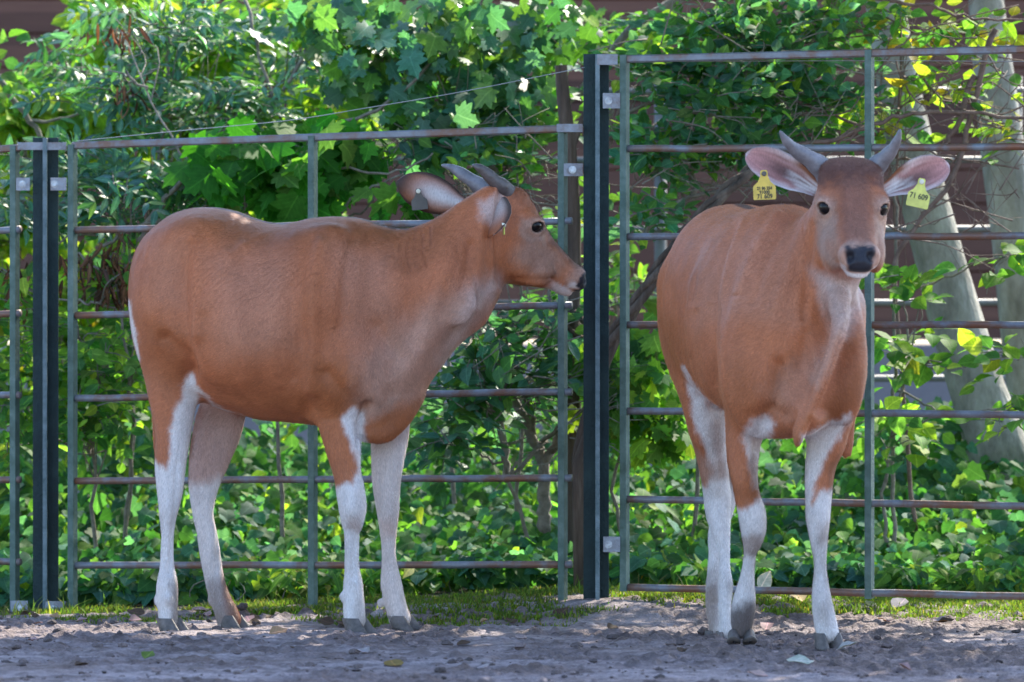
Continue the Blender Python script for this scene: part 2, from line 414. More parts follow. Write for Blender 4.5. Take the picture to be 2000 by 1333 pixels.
def eye_frame(M, e, wid):
    O, fw, sd, up = M
    ec = O + fw * .024 + sd * e * .0635 * wid + up * .056
    o = fw * .58 + sd * e * .82 + up * .04; o /= np.linalg.norm(o)
    t = fw - o * (fw @ o); t /= np.linalg.norm(t); u = up - o * (up @ o); u /= np.linalg.norm(u)
    a = R(26); tn = t * math.cos(a) + u * math.sin(a)
    return ec, o, tn
def face_paint(V, col, M, wid, crown=.8, wl=1.0, side=0.0):
    """muzzle, lips and eye rims in the head's own frame"""
    O, fw, sd, up = M
    P = V - O; s_ = P @ fw; u = P @ sd; v = P @ up; nz = .003 * vnoise(V * 150, 8) + .003 * vnoise(V * 60, 9)
    inside = (np.abs(u) < .14) & (s_ > -.12) & (s_ < .27) & (np.abs(v) < .175)
    def mix(c, m): 
        nonlocal col
        m = m * inside; col = col + (np.asarray(c) - col) * m[:, None]
    mix((.185, .10, .082), sstep(.055, .02, np.abs(u) + nz) * sstep(.0, .03, v) * sstep(-.06, .0, s_) * .6)              # darker bridge of the nose
    mix((.31, .195, .145), sstep(.03, .055, np.abs(u)) * sstep(-.02, .05, s_) * sstep(.19, .15, s_) * sstep(-.085, -.03, v) * .65)    # paler cheeks
    mix(np.array([.10, .045, .035]), sstep(.018, -.035, s_ + 4 * nz) * sstep(.070, .098, v + 2 * nz) * crown)                # dark hair on the crown
    mix(PALE * .95, sstep(.165, .205, s_ + nz) * sstep(-.05, -.02, v) * .75)                     # pale ring behind the nose
    mix(WHITE, sstep(-.033, -.041, v + nz) * sstep(.135, .175, s_ + nz) * wl)                      # lips and chin
    mix(WHITE, sstep(.028, .036, np.abs(u) + nz) * sstep(-.008, -.02, v) * sstep(.19, .205, s_) * wl)
    hw = np.interp(v, [-.04, -.03, .0, .02, .03], [.022, .026, .032, .0375, .036])
    mix(NOSE, sstep(.004, -.003, np.abs(u) - hw + nz * .6) * sstep(-.034, -.030, v) * sstep(.036, .028, v + nz) * sstep(.203, .209, s_ + nz + .12 * np.abs(v)))
    mix(NOSE, sstep(.207, .213, s_ + nz * .6 - .25 * np.abs(v - .004)) * sstep(-.024, -.018, v) * sstep(.032, .026, v) * side)
    for e in (-1, 1):
        ec, o, tn = eye_frame(M, e, wid); q = V - ec - o * .018; un = np.cross(o, tn)
        r = np.sqrt(((q @ tn) / 1.4) ** 2 + (q @ un) ** 2 + (q @ o) ** 2)
        mix(PALE * 1.12, sstep(.045, .026, r + nz + .012 * ((q @ up) > 0)) * .6)
        mix(DARK, sstep(.0185, .0145, r + .5 * nz))
    return col
def head_field(f, M, wid=1.0):
    """M rows: origin, fwd, side, up"""
    O, fw, sd, up = M
    L = lambda s_, u, v: O + fw * s_ + sd * u + up * v
    A = (fw, sd, up)
    f.loft(O, fw, sd, up, [(-.135, .075, -.03, .045 * wid, 0), (-.105, .108, -.075, .075 * wid, 0), (-.06, .124, -.115, .092 * wid, 0), (-.015, .121, -.125, .092 * wid, 0), (.02, .102, -.122, .081 * wid, 0), (.05, .083, -.116, .071 * wid, 0),
        (.09, .063, -.097, .061, 0), (.14, .047, -.075, .051, 0), (.18, .038, -.056, .046, 0), (.21, .028, -.043, .044, 0), (.231, .014, -.030, .036, 0), (.243, .002, -.016, .022, 0)], k=0.04, p=2.35, wide=0.55)
    for e in (-1, 1):
        f.ell(L(.010, e * .070 * wid, .064), A, (.046, .024, .022), 0.025)        # brow
        f.ell(L(.06, e * .056, -.045), A, (.085, .026, .05), 0.03)          # cheek
        f.ell(L(.205, e * .026, .004), A, (.032, .028, .03), 0.015)         # nostril wings
        f.ell(L(-.055, e * .052, .100), A, (.03, .03, .026), 0.03)            # horn boss
        ec, o, tn = eye_frame(M, e, wid); un = np.cross(o, tn)
        f.ell(ec + o * .004, (o, tn, un), (.024, .033, .026), 0.012)
        f.ell(ec + o * .025, (o, tn, un), (.021, .0200, .0132), 0.004, sub=True)
        f.ell(L(.232, e * .030, .012), (fw * .8 + sd * e * .6, sd * .8 - fw * e * .6, up), (.016, .010, .013), 0.006, sub=True)
    f.ell(L(.185, 0, -.046), A, (.040, .031, .016), 0.015)                     # chin
    f.chain([(*L(.150, -.062, -.034), .003, .003), (*L(.195, -.055, -.034), .003, .003), (*L(.232, -.03, -.032), .003, .003), (*L(.244, 0, -.031), .003, .003), (*L(.232, .03, -.032), .003, .003), (*L(.195, .055, -.034), .003, .003), (*L(.150, .062, -.034), .003, .003)], up, 0.006, sub=True)
    return L, A

def ear_mesh(base, tip, N, wid, cup=0.5, thick=0.005, pale=0.75, dark=0.75, top=0):
    """cupped ear shell: returns V, F, colour; N points out of the opening"""
    base, tip, N = (np.asarray(a, float) for a in (base, tip, N))
    ax = tip - base; L = np.linalg.norm(ax); ax /= L
    N = N - ax * (N @ ax); N /= np.linalg.norm(N); B = np.cross(N, ax)
    nt_, nu = 26, 17
    t = np.linspace(0, 1, nt_)[:, None]; u = np.linspace(-1, 1, nu)[None, :]
    wv = wid * np.interp(t, [0, .12, .3, .5, .68, .82, .92, .97, 1], [.42, .55, .85, 1.0, .98, .82, .55, .34, .08])
    cp = cup * np.interp(t, [0, .3, .7, 1], [1.5, 1.0, .75, .5])
    ang = u * cp * 1.15
    lat = wv * np.sin(ang) / np.maximum(np.sin(cp * 1.15), 1e-3) ; dep = wv * (1 - np.cos(ang)) / np.maximum(np.sin(cp * 1.15), 1e-3)
    bend = -0.05 * L * (t ** 2)
    P = base + (t * L)[..., None] * ax + lat[..., None] * B + (dep + bend)[..., None] * N
    n2 = P - ((thick * (1 - 0.8 * np.abs(u) ** 3)) * np.ones_like(t))[..., None] * N
    inner = P.reshape(-1, 3); outer = n2.reshape(-1, 3); V = np.concatenate([inner, outer]); o = nt_ * nu
    fs = []
    for i in range(nt_ - 1):
        for j in range(nu - 1):
            a, b, c, d = i * nu + j, i * nu + j + 1, (i + 1) * nu + j + 1, (i + 1) * nu + j
            fs.append((a, b, c, d)); fs.append((o + d, o + c, o + b, o + a))
        for j, fl in ((0, 0), (nu - 1, 1)):
            a, d = i * nu + j, (i + 1) * nu + j
            q = (a, d, o + d, o + a); fs.append(q[::-1] if fl else q)
    for j in range(nu - 1):
        i = nt_ - 1; a, b = i * nu + j, i * nu + j + 1; fs.append((a, b, o + b, o + a))
        a, b = j, j + 1; fs.append((b, a, o + a, o + b))
    tt = (t + 0 * u).ravel(); uu = (u + 0 * t).ravel()
    streak = vnoise(np.stack([tt * 5, uu * 26, 0 * tt], 1), 5)
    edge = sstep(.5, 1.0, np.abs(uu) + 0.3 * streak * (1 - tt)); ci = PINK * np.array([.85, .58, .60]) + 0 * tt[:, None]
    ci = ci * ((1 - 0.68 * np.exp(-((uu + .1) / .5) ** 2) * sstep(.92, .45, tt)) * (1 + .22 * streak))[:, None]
    ci = ci + (WHITE - ci) * (edge * sstep(1.05, .3, tt) * .95)[:, None]
    ci = ci + (WHITE * .92 - ci) * (sstep(.35, .0, tt + .25 * streak) * .9)[:, None]
    rim = np.maximum(sstep(.86, .99, np.abs(uu)) * sstep(.35, .7, tt), sstep(.95, 1, tt))
    ci = ci + (WHITE * .75 - ci) * (rim * .7)[:, None]
    if top: ci = ci + (RUST * .45 - ci) * (sstep(.50, .80, top * uu) * sstep(.55, .30, tt))[:, None]; ci = ci + (DARK * 2 - ci) * (sstep(.90, 1.0, np.abs(uu)) * .5)[:, None]
    co = BROWN * .62 + 0 * tt[:, None]
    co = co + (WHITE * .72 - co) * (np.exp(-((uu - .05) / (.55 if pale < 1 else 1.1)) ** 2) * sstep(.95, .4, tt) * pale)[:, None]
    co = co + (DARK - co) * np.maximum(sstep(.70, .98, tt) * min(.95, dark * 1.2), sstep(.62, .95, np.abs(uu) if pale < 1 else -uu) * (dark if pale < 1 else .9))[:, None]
    return V, np.array(fs), np.concatenate([ci, co])

def claw(mb, c, fdir, sdir, up, wd, ln, ht, slope=0.6):
    """one claw of a cloven hoof: c is the heel-centre at the coronet"""
    rings = []
    n = 14
    for k, h in enumerate((0.0, .25, .55, .85, 1.0, 1.0)):
        g = 0.80 + 0.24 * h
        if k == 5: g *= 0.3
        for i in range(n):
            a = 2 * math.pi * i / n; cx = math.cos(a); sy = math.sin(a)
            x = cx * ln * .5 * g * (1.0 if cx < 0 else 1.12) + h * ht * slope; y = sy * wd * .5 * g * (1 - .28 * max(cx, 0) ** 2)
            rings.append(np.asarray(c) + fdir * x + sdir * y - up * h * ht * (1 - .12 * (cx < -0.2)))
    top = np.mean(rings[:n], 0)
    fs = []
    for k in range(5):
        for i in range(n):
            j = (i + 1) % n; fs.append((k * n + i, (k + 1) * n + i, (k + 1) * n + j, k * n + j))
    mb.add(rings, fs)
def hoof(parent, cor, gz, fdir, wd=.034, ln=.068, up=(0, 0, 1), slope=.6):
    """cor = coronet centre; gz = ground height"""
    f2 = np.array([fdir[0], fdir[1], 0.]); f2 /= np.linalg.norm(f2); up = np.asarray(up, float); up /= np.linalg.norm(up)
    f2 = f2 - up * (f2 @ up); f2 /= np.linalg.norm(f2); s2 = np.cross(up, f2)
    mb = MB(); ht = cor[2] - gz
    for e in (-1, 1):
        fd = f2 + s2 * e * 0.10; fd /= np.linalg.norm(fd)
        claw(mb, np.asarray(cor) + s2 * e * wd * .54 - f2 * .004, fd, s2, up, wd, ln, ht, slope)
    return mb.build('hoof', M_HOOF, parent, smooth=True)
def horn(parent, pts, r0, n=14, mat=None):
    P = catmull(pts, 6); m = len(P); t = np.linspace(0, 1, m)
    r = r0 * (1 - t) ** .92 * (1 + .05 * np.sin(t * 26)) + .0035
    r[-1] = .0015
    return MB().tube(P, r, n).build('horn', mat or M_HORN, parent, smooth=True)
def eyeball(parent, c, A, rad=(.021, .021, .021)):
    mb = MB(); n, m = 20, 12; V = []
    for i in range(m + 1):
        th = math.pi * i / m
        for j in range(n):
            ph = 2 * math.pi * j / n
            V.append(np.asarray(c) + A[0] * rad[0] * math.sin(th) * math.cos(ph) + A[1] * rad[1] * math.sin(th) * math.sin(ph) + A[2] * rad[2] * math.cos(th))
    fs = [(i * n + j, (i + 1) * n + j, (i + 1) * n + (j + 1) % n, i * n + (j + 1) % n) for i in range(m) for j in range(n)]
    return mb.add(V, fs).build('eye', M_EYE, parent, smooth=True)
def ear_tag(parent, O, ax, right, nrm, sc, mat, texts=(), label=None, studmat=None, shape=None):
    """plate hanging from its stud O, ax points down the plate, nrm towards its front"""
    O, ax, right, nrm = (np.asarray(a, float) for a in (O, ax, right, nrm))
    out = shape or [(-.17, -.09), (-.12, -.17), (.12, -.17), (.17, -.09), (.17, .10), (.30, .38), (.5, .56), (.52, .64), (.52, 1.16), (.47, 1.2), (-.47, 1.2), (-.52, 1.16), (-.52, .64), (-.5, .56), (-.30, .38), (-.17, .10)]
    n = len(out); th = .0028
    V = [O + right * x * sc + ax * y * sc + nrm * z for z in (th / 2, -th / 2) for x, y in out]
    bm_f = [tuple(range(n))[::-1], tuple(range(n, 2 * n))] + [(i, (i + 1) % n, n + (i + 1) % n, n + i) for i in range(n)]
    me = bpy.data.meshes.new('ear_tag'); me.from_pydata([tuple(v) for v in V], [], bm_f); me.update()
    t = obj('ear_tag', me, mat, parent)
    if label: t['label'] = label
    mb = MB(); a0 = O - nrm * .006; mb.tube([a0, O + nrm * .0045, O + nrm * .0055], [.0065, .0065, .0045], 12)
    st = mb.build('stud', studmat or M_STUD, t, smooth=False)
    for (txt, y, h) in texts:
        cu = bpy.data.curves.new('number', 'FONT'); cu.body = txt; cu.size = h * sc; cu.align_x = 'CENTER'; cu.extrude = .0004; cu.offset = .0003
        to = bpy.data.objects.new('number_src', cu); C.objects.link(to)
        dg = bpy.context.evaluated_depsgraph_get(); me2 = bpy.data.meshes.new_from_object(to.evaluated_get(dg)); bpy.data.objects.remove(to)
        co = np.zeros(len(me2.vertices) * 3); me2.vertices.foreach_get('co', co); co = co.reshape(-1, 3)
        Wc = O + co[:, :1] * right * .86 + (y * sc - co[:, 1:2]) * ax + (th / 2 + .0008 + co[:, 2:3]) * nrm
        me2.vertices.foreach_set('co', Wc.astype(np.float32).ravel()); me2.update()
        no = obj('number', me2, M_INK, t)
    return t

def fur(V, Fq, N, col, flow, n, seed, parent, skip):
    """short lying coat hairs, one narrow blade each"""
    rs = np.random.RandomState(seed); k = rs.randint(0, len(Fq), n); w_ = rs.dirichlet((1, 1, 1, 1), n)
    q = Fq[k]; P = (V[q] * w_[:, :, None]).sum(1); n_ = unit((N[q] * w_[:, :, None]).sum(1)); c = (col[q] * w_[:, :, None]).sum(1); f = flow(P, n_)
    ok = ~skip(P); P, n_, c, f = P[ok], n_[ok], c[ok], f[ok]; n = len(P)
    f = f + .15 * rs.normal(0, 1, (n, 3)); f = unit(f - n_ * (f * n_).sum(1, keepdims=True)); s_ = np.cross(n_, f)
    L = .0085 * (.6 + .8 * rs.rand(n, 1)); wd = .00055 * (.6 + .8 * rs.rand(n, 1)); tl = .16 + .16 * rs.rand(n, 1)
    tip = P + (f + n_ * tl) * L; a = P - s_ * wd - n_ * .0004; b = P + s_ * wd - n_ * .0004
    Vh = np.stack([a, b, tip], 1).reshape(-1, 3); Fh = np.arange(3 * n).reshape(-1, 3)
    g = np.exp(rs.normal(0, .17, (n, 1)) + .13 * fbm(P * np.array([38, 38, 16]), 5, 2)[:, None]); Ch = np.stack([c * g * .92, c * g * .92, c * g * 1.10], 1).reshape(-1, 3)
    return obj('hair', mesh_np('hair', Vh, Fh, np.clip(Ch, .005, .95)), M_FUR, parent)
def finish_body(f, parent, strokes, paints, extra, dn=None, head=None, fwd=None, seed=1):
    f.A += .0025; V, Fq = f.nets(); V = relax(V, Fq, 3); N = vnormals(V, Fq)
    px, py, d = to_px(V); near = sstep(0.05, .45, -N[:, 1])
    for pts, sg, h in strokes:
        dd = seg_dist(px, py, pts); V = V + N * (near * h * np.exp(-(dd / sg) ** 2))[:, None]
    V = V + N * (0.0022 * fbm(V * 9, 3, 2) + 0.0012 * fbm(V * np.array([30, 30, 10]), 9, 2))[:, None]
    N = vnormals(V, Fq); px, py, d = to_px(V)
    furz = 5.0 * fbm(V * np.array([55, 55, 22]), 31, 3) + 3.0 * vnoise(V * 190, 77)
    col = BROWN * (1 + 0.10 * fbm(V * 5, 12, 2))[:, None]
    col = col + (RUST - col) * (sstep(-.2, .8, fbm(V * 3.3, 44, 2)) * .5)[:, None]
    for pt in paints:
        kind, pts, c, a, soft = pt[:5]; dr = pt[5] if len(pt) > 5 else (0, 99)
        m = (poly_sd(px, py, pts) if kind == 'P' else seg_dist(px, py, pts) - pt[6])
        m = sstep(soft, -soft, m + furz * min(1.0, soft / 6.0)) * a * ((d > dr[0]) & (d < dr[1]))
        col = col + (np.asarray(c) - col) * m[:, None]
    lowleg = sstep(.50, .12, V[:, 2]) * sstep(-.15, .9, fbm(V * np.array([22, 22, 9]), 19, 3)); col = col + (np.array([.27, .20, .165]) - col) * (lowleg * .5)[:, None]
    if dn is not None: col = dn(V, N, col, px, py, d)
    if head is not None: col = face_paint(V, col, *head)
    if fwd is not None:
        O, fw, sd, up = head[0]; ecs = [eye_frame(head[0], e, head[1]) for e in (-1, 1)]
        def flow(P, n_):
            hd = sstep(.30, .16, np.linalg.norm(P - (O + fw * .05), axis=1))[:, None]; lg = sstep(.62, .48, P[:, 2])[:, None]
            b = -fwd * .8 + np.array([0, 0, -.55]); b = b * (1 - lg) + np.array([0, 0, -1.0]) * lg
            w1 = .6 * fbm(P * 3.0, 70, 2); b = b + np.stack([w1, w1, .5 * w1], 1)
            return b * (1 - hd) + (-fw * .5 + np.array([0, 0, -.75])) * hd
        def skip(P):
            s_ = (P - O) @ fw; r = (s_ > .205) & (np.abs((P - O) @ sd) < .08) & (np.abs((P - O) @ up) < .09)
            for ec, o, tn in ecs: r |= np.linalg.norm(P - ec - o * .016, axis=1) < .026
            return r
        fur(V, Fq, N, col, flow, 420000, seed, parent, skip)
    Vs, Fs, Cs = [V], [Fq], [col]; n = len(V)
    for (v, q, c) in extra: Vs.append(v); Fs.append(q + n); Cs.append(c); n += len(v)
    me = mesh_np('body', np.concatenate(Vs), np.concatenate(Fs), np.concatenate(Cs))
    return obj('body', me, M_COAT, parent)
def rot_head(yaw, pitch, roll=0.0):
    """yaw measured from +X towards +Y, pitch positive = nose down; rows fwd, side(left), up"""
    fw = np.array([math.cos(yaw) * math.cos(pitch), math.sin(yaw) * math.cos(pitch), -math.sin(pitch)])
    sd = np.array([-math.sin(yaw), math.cos(yaw), 0.0]); up = np.cross(fw, sd)
    c_, s_ = math.cos(roll), math.sin(roll)
    return fw, sd * c_ + up * s_, up * c_ - sd * s_
def leg_nodes(rows, d0, d1, y0, y1, lat=1.0):
    """rows (py, left, right, factor for the radius along the view)"""
    out = []
    for r in rows:
        py, l_, r_ = r[:3]; fac = r[3] if len(r) > 3 else lat
        t = np.clip((py - y0) / (y1 - y0), 0, 1); d = d0 + (d1 - d0) * t
        if len(r) > 4: d = r[4]
        hw = (r_ - l_) / 2 / F * d - .002
        out.append((*W((l_ + r_) / 2, py, d), hw * fac, hw))
    return out

# ------------------------------------------------------------------ first calf: stands side-on, looking right
PSI = R(-14)
FW1 = np.array([math.cos(PSI), math.sin(PSI), 0]); SD1 = np.array([-math.sin(PSI), math.cos(PSI), 0]); UP = np.array([0, 0, 1.0])
def calf_side():
    O = np.array([W(600, 640, 14.2)[0], 0.2, 0.0])
    loc = W(560, 1235, 14.22); loc[2] = 0
    root = empty('calf', loc, 'reddish brown calf standing side-on with its head towards the post', 'calf', 'two young banteng cattle')
    f = Field((-1.14, -.28, .0), (.30, .62, 1.32), 0.0055)
    def nd(px, top, bot, hw, off=0.0):
        d = 14.2
        for _ in range(4):
            X = (px - 1000) / F * d; t = (X - O[0]) / FW1[0]; d = 14 + O[1] + t * FW1[1]
        return (t, H0 - (top - HZ) / F * d, H0 - (bot - HZ) / F * d, hw, off)
    f.loft(O, FW1, SD1, UP, [nd(267, 520, 620, .07), nd(280, 476, 690, .125), nd(305, 444, 735, .165), nd(345, 417, 765, .20), nd(400, 404, 785, .228), nd(450, 410, 806, .243), nd(510, 431, 822, .25), nd(560, 438, 826, .25),
        nd(610, 425, 830, .24), nd(660, 422, 838, .22), nd(710, 427, 846, .19), nd(755, 440, 850, .155), nd(795, 444, 818, .13), nd(835, 433, 752, .11, .01), nd(870, 411, 702, .10, .02), nd(905, 384, 655, .095, .04), nd(940, 362, 610, .085, .055), nd(965, 362, 570, .07, .065)],
        k=0.0, p=2.25, wide=0.53, dens=5)
    # shoulder blade, hip, rib cage and thigh masses on both sides
    for e in (-1, 1):
        for (px, py, dd_, rx, ry, rz, ang, k) in ((655, 570, .152, .070, .05, .16, -12, .12), (690, 720, .142, .075, .05, .075, 0, .09), (392, 468, .150, .055, .04, .035, 30, .09), (338, 570, .125, .055, .06, .12, 0, .08), (500, 650, .198, .14, .05, .11, 0, .09), (890, 570, .060, .06, .03, .10, 30, .08)):
            d_ = 14.2
            for _ in range(4):
                t_ = ((px - 1000) / F * d_ - O[0]) / FW1[0]; d_ = 14 + O[1] + t_ * FW1[1]
            cc = O + FW1 * t_ + SD1 * e * dd_; cc[2] = H0 - (py - HZ) / F * d_; a_ = R(ang); f1 = FW1 * math.cos(a_) + UP * math.sin(a_); u1 = UP * math.cos(a_) - FW1 * math.sin(a_)
            f.ell(cc, (f1, SD1, u1), (rx, ry, rz), k)
    # brisket fold
    f.chain([(*W(806, 778, 14.12), .03, .03), (*W(780, 820, 14.11), .028, .028), (*W(750, 846, 14.10), .03, .026), (*W(716, 850, 14.10), .026, .02)], SD1, 0.05)
    # head
    fw, sd, up = rot_head(R(9), R(32))
    Oh = W(1000, 466, 14.215)
    L, A = head_field(f, (Oh, fw, sd, up))
    # near hind leg
    nh = leg_nodes([(560, 275, 395, .7), (640, 272, 400, .8), (700, 276, 396, .85), (745, 282, 384, .9), (800, 292, 386, .85), (850, 299, 377, .8), (890, 298, 369, .78), (925, 299, 365, .75), (965, 303, 361, .72), (1004, 307, 350, .8),
        (1039, 311, 344, .85), (1080, 310, 342, .85), (1110, 308, 344, .9), (1140, 303, 350, .95), (1170, 303, 351, .95), (1195, 306, 350, .95), (1212, 307, 350, 1.0)], 14.22, 14.17, 560, 1000)
    f.chain(nh, SD1, 0.045)
    fh = leg_nodes([(700, 380, 500, .6), (780, 388, 488, .6), (830, 376, 478, .65), (880, 366, 461, .68), (930, 363, 440, .7), (969, 366, 427, .72), (1004, 371, 422, .75), (1039, 382, 426, .85), (1075, 387, 431, .85),
        (1110, 392, 436, .9), (1145, 399, 445, .95), (1170, 408, 454, .95), (1195, 416, 467, .95), (1212, 421, 474, .9)], 14.38, 14.33, 700, 1000)
    f.chain(fh, SD1, 0.04)
    nf = leg_nodes([(600, 615, 735, .55), (680, 603, 738, .62), (740, 602, 728, .68), (790, 607, 716, .7), (830, 619, 706, .75), (880, 634, 708, .8), (925, 648, 708, .8), (955, 654, 714, .85), (985, 659, 718, .88), (1015, 664, 713, .85), (1039, 670, 704, .9), (1075, 671, 703, .95),
        (1110, 670, 705, .95), (1140, 667, 711, .95), (1165, 666, 713, .95), (1190, 666, 716, .95), (1212, 668, 718, 1.0)], 14.13, 14.05, 600, 900)
    f.chain(nf, SD1, 0.035)
    ff = leg_nodes([(740, 690, 800, .55), (820, 716, 806, .62), (870, 721, 800, .7), (905, 722, 793, .75), (940, 723, 787, .8), (969, 727, 784, .85), (1004, 733, 782, .88), (1035, 737, 779, .88), (1075, 741, 777, .95), (1110, 742, 781, .95),
        (1140, 741, 787, .95), (1165, 746, 792, .95), (1190, 752, 798, .95), (1208, 757, 805, .95)], 14.30, 14.22, 740, 900)
    f.chain(ff, SD1, 0.035)
    for (px, py, d) in ((307, 1172, 14.17), (330, 1170, 14.14), (412, 1172, 14.33), (668, 1165, 14.04), (743, 1178, 14.22)):
        f.ell(W(px, py, d), np.eye(3), (.011, .010, .015), 0.012)
    # tail hanging behind the far thigh
    f.chain([(*W(285, 505, 14.36), .02, .02), (*W(276, 570, 14.40), .019, .016), (*W(286, 680, 14.42), .016, .014), (*W(303, 800, 14.42), .014, .012), (*W(308, 870, 14.42), .018, .014), (*W(308, 912, 14.42), .006, .006)], SD1, 0.012)
    strokes = [([(374, 480), (364, 550), (366, 640), (372, 730)], 14, -.008), ([(380, 470), (376, 560), (385, 650)], 16, .007), ([(330, 470), (305, 560), (320, 660)], 30, .010),
        ([(445, 500), (420, 560), (400, 600)], 14, .006), ([(475, 480), (440, 530)], 10, .005), ([(600, 480), (585, 560), (592, 660), (596, 760), (606, 800)], 15, -.006), ([(632, 480), (610, 560), (612, 650), (606, 760)], 16, .010),
        ([(690, 470), (675, 560), (668, 640)], 14, -.006), ([(505, 560), (500, 650), (510, 740)], 11, -.002), ([(540, 550), (535, 650), (545, 750)], 11, .0028), ([(570, 560), (566, 650), (574, 740)], 7, -.003), ([(470, 560), (466, 660), (480, 740)], 11, .0028),
        ([(330, 660), (360, 700), (372, 730)], 14, -.012), ([(720, 790), (705, 830), (706, 870)], 8, -.014), ([(640, 730), (690, 790), (705, 800)], 14, -.008), ([(740, 640), (780, 700), (760, 760)], 18, -.008), ([(860, 640), (800, 710), (740, 770)], 20, .007),
        ([(794, 470), (792, 500), (800, 530)], 3.5, -.004), ([(808, 462), (806, 495)], 3.5, -.004), ([(822, 456), (822, 490), (830, 520)], 3.5, -.005), ([(838, 446), (838, 480)], 3.5, -.004), ([(780, 474), (776, 505)], 4, -.003),
        ([(880, 470), (862, 560), (830, 650)], 16, .006), ([(920, 480), (905, 560)], 10, -.005), ([(958, 440), (953, 500), (957, 548)], 15, -.004), ([(945, 420), (935, 500), (930, 600)], 10, .005),
        ([(690, 960), (688, 1000)], 12, .004), ([(345, 905), (340, 1000), (330, 1120)], 5, -.003), ([(430, 1000), (420, 1120)], 5, -.003), ([(690, 1030), (690, 1130)], 5, -.003),
        ([(1075, 470), (1060, 500), (1040, 530)], 14, -.005), ([(1000, 545), (1040, 548), (1080, 545)], 8, -.004), ([(1078, 545), (1090, 566)], 4, -.003), ([(1055, 470), (1085, 505), (1120, 530)], 8, .002)]
    LT = (14.18, 99); NR = (0, 14.24)
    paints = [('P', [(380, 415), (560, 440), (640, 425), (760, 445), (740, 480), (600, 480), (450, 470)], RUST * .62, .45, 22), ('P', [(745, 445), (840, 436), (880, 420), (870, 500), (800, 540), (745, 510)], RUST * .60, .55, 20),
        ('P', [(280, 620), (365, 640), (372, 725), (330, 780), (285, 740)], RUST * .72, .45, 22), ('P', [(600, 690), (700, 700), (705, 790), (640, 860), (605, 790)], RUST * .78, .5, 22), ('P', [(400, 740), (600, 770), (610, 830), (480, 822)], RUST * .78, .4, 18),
        ('P', [(590, 440), (650, 440), (630, 560), (595, 640), (585, 540)], RUST * .75, .35, 18), ('P', [(400, 500), (560, 500), (570, 680), (430, 700)], PALE * 1.1, .22, 40), ('P', [(650, 480), (760, 500), (780, 640), (690, 700)], PALE * 1.1, .22, 34), ('P', [(300, 480), (360, 460), (360, 600), (290, 600)], PALE * 1.1, .18, 26),  # pale flank patch puts the coat's sheen into its colour
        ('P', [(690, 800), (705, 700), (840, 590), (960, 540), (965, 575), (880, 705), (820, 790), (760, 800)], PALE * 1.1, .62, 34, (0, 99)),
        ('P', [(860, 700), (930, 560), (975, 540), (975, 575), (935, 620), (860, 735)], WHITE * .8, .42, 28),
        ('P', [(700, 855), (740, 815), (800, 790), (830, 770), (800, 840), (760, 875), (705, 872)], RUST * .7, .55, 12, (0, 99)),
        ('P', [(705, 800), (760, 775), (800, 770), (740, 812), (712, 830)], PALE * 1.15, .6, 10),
        ('P', [(374, 770), (480, 815), (490, 850), (445, 930), (430, 1250), (355, 1250), (358, 930), (366, 880)], PINK, .85, 8, (14.25, 99)),
        ('P', [(374, 780), (398, 790), (382, 850), (366, 935), (355, 935), (360, 880)], RUST * .55, .85, 8, (14.25, 99)),
        ('P', [(355, 950), (440, 930), (440, 1250), (355, 1250)], WHITE, .9, 14, (14.25, 99)),
        ('P', [(374, 728), (391, 760), (386, 800), (379, 850), (372, 905), (372, 1260), (288, 1260), (288, 897), (303, 899), (322, 915), (334, 880), (332, 840), (342, 800), (357, 765), (367, 742)], WHITE, .97, 7, (0, 14.29)),
        ('P', [(330, 1140), (350, 1115), (360, 1215), (338, 1215)], (.13, .08, .06), .65, 9, (0, 14.29)), ('P', [(398, 1140), (445, 1120), (480, 1215), (420, 1220), (402, 1180)], (.15, .10, .085), .6, 16, (14.25, 99)),
        ('P', [(642, 950), (688, 944), (698, 915), (694, 890), (682, 860), (671, 835), (668, 812), (690, 792), (708, 808), (716, 860), (722, 960), (735, 1260), (645, 1260)], WHITE, .97, 7, (0, 14.19)),
        ('P', [(716, 870), (724, 862), (800, 815), (815, 840), (800, 930), (790, 1000), (840, 1250), (735, 1250), (716, 930)], WHITE * np.array([1, .95, .92]), .95, 8, LT),
        ('P', [(720, 800), (812, 790), (805, 860), (722, 866)], PINK, .5, 10, LT),
        ('P', [(745, 1020), (770, 1010), (772, 1045), (748, 1050)], RUST, .3, 12), ('P', [(672, 1020), (700, 1005), (706, 1035), (684, 1046)], RUST * .6, .4, 8),
        ('L', [(374, 735), (390, 762), (420, 793), (455, 812), (490, 820)], WHITE, .9, 4, (0, 14.3), 3.5),
        ('L', [(250, 590), (260, 640), (272, 700)], WHITE, .9, 4, (0, 99), 4),
        ('L', [(960, 556), (1000, 561), (1040, 567), (1085, 574)], PALE * 1.1, .7, 6, (0, 99), 5),
        
        ('P', [(1060, 415), (1082, 440), (1110, 480), (1138, 510), (1128, 520), (1085, 480), (1055, 440)], PALE * .9, .5, 8),
        ('P', [(1020, 425), (1050, 425), (1062, 450), (1040, 470), (1012, 458)], PALE * .9, .5, 7),
        ('P', [(990, 350), (1018, 352), (1025, 378), (1000, 385)], RUST * .6, .6, 8), ('P', [(935, 395), (985, 372), (985, 450), (940, 430)], WHITE * .85, .55, 10)]
    def dorsal(V, N, col, px, py, d):
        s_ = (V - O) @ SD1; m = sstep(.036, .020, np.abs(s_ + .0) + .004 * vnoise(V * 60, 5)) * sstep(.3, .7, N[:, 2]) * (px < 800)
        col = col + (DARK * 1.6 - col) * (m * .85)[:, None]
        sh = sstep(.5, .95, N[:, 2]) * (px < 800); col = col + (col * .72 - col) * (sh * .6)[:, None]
        return col
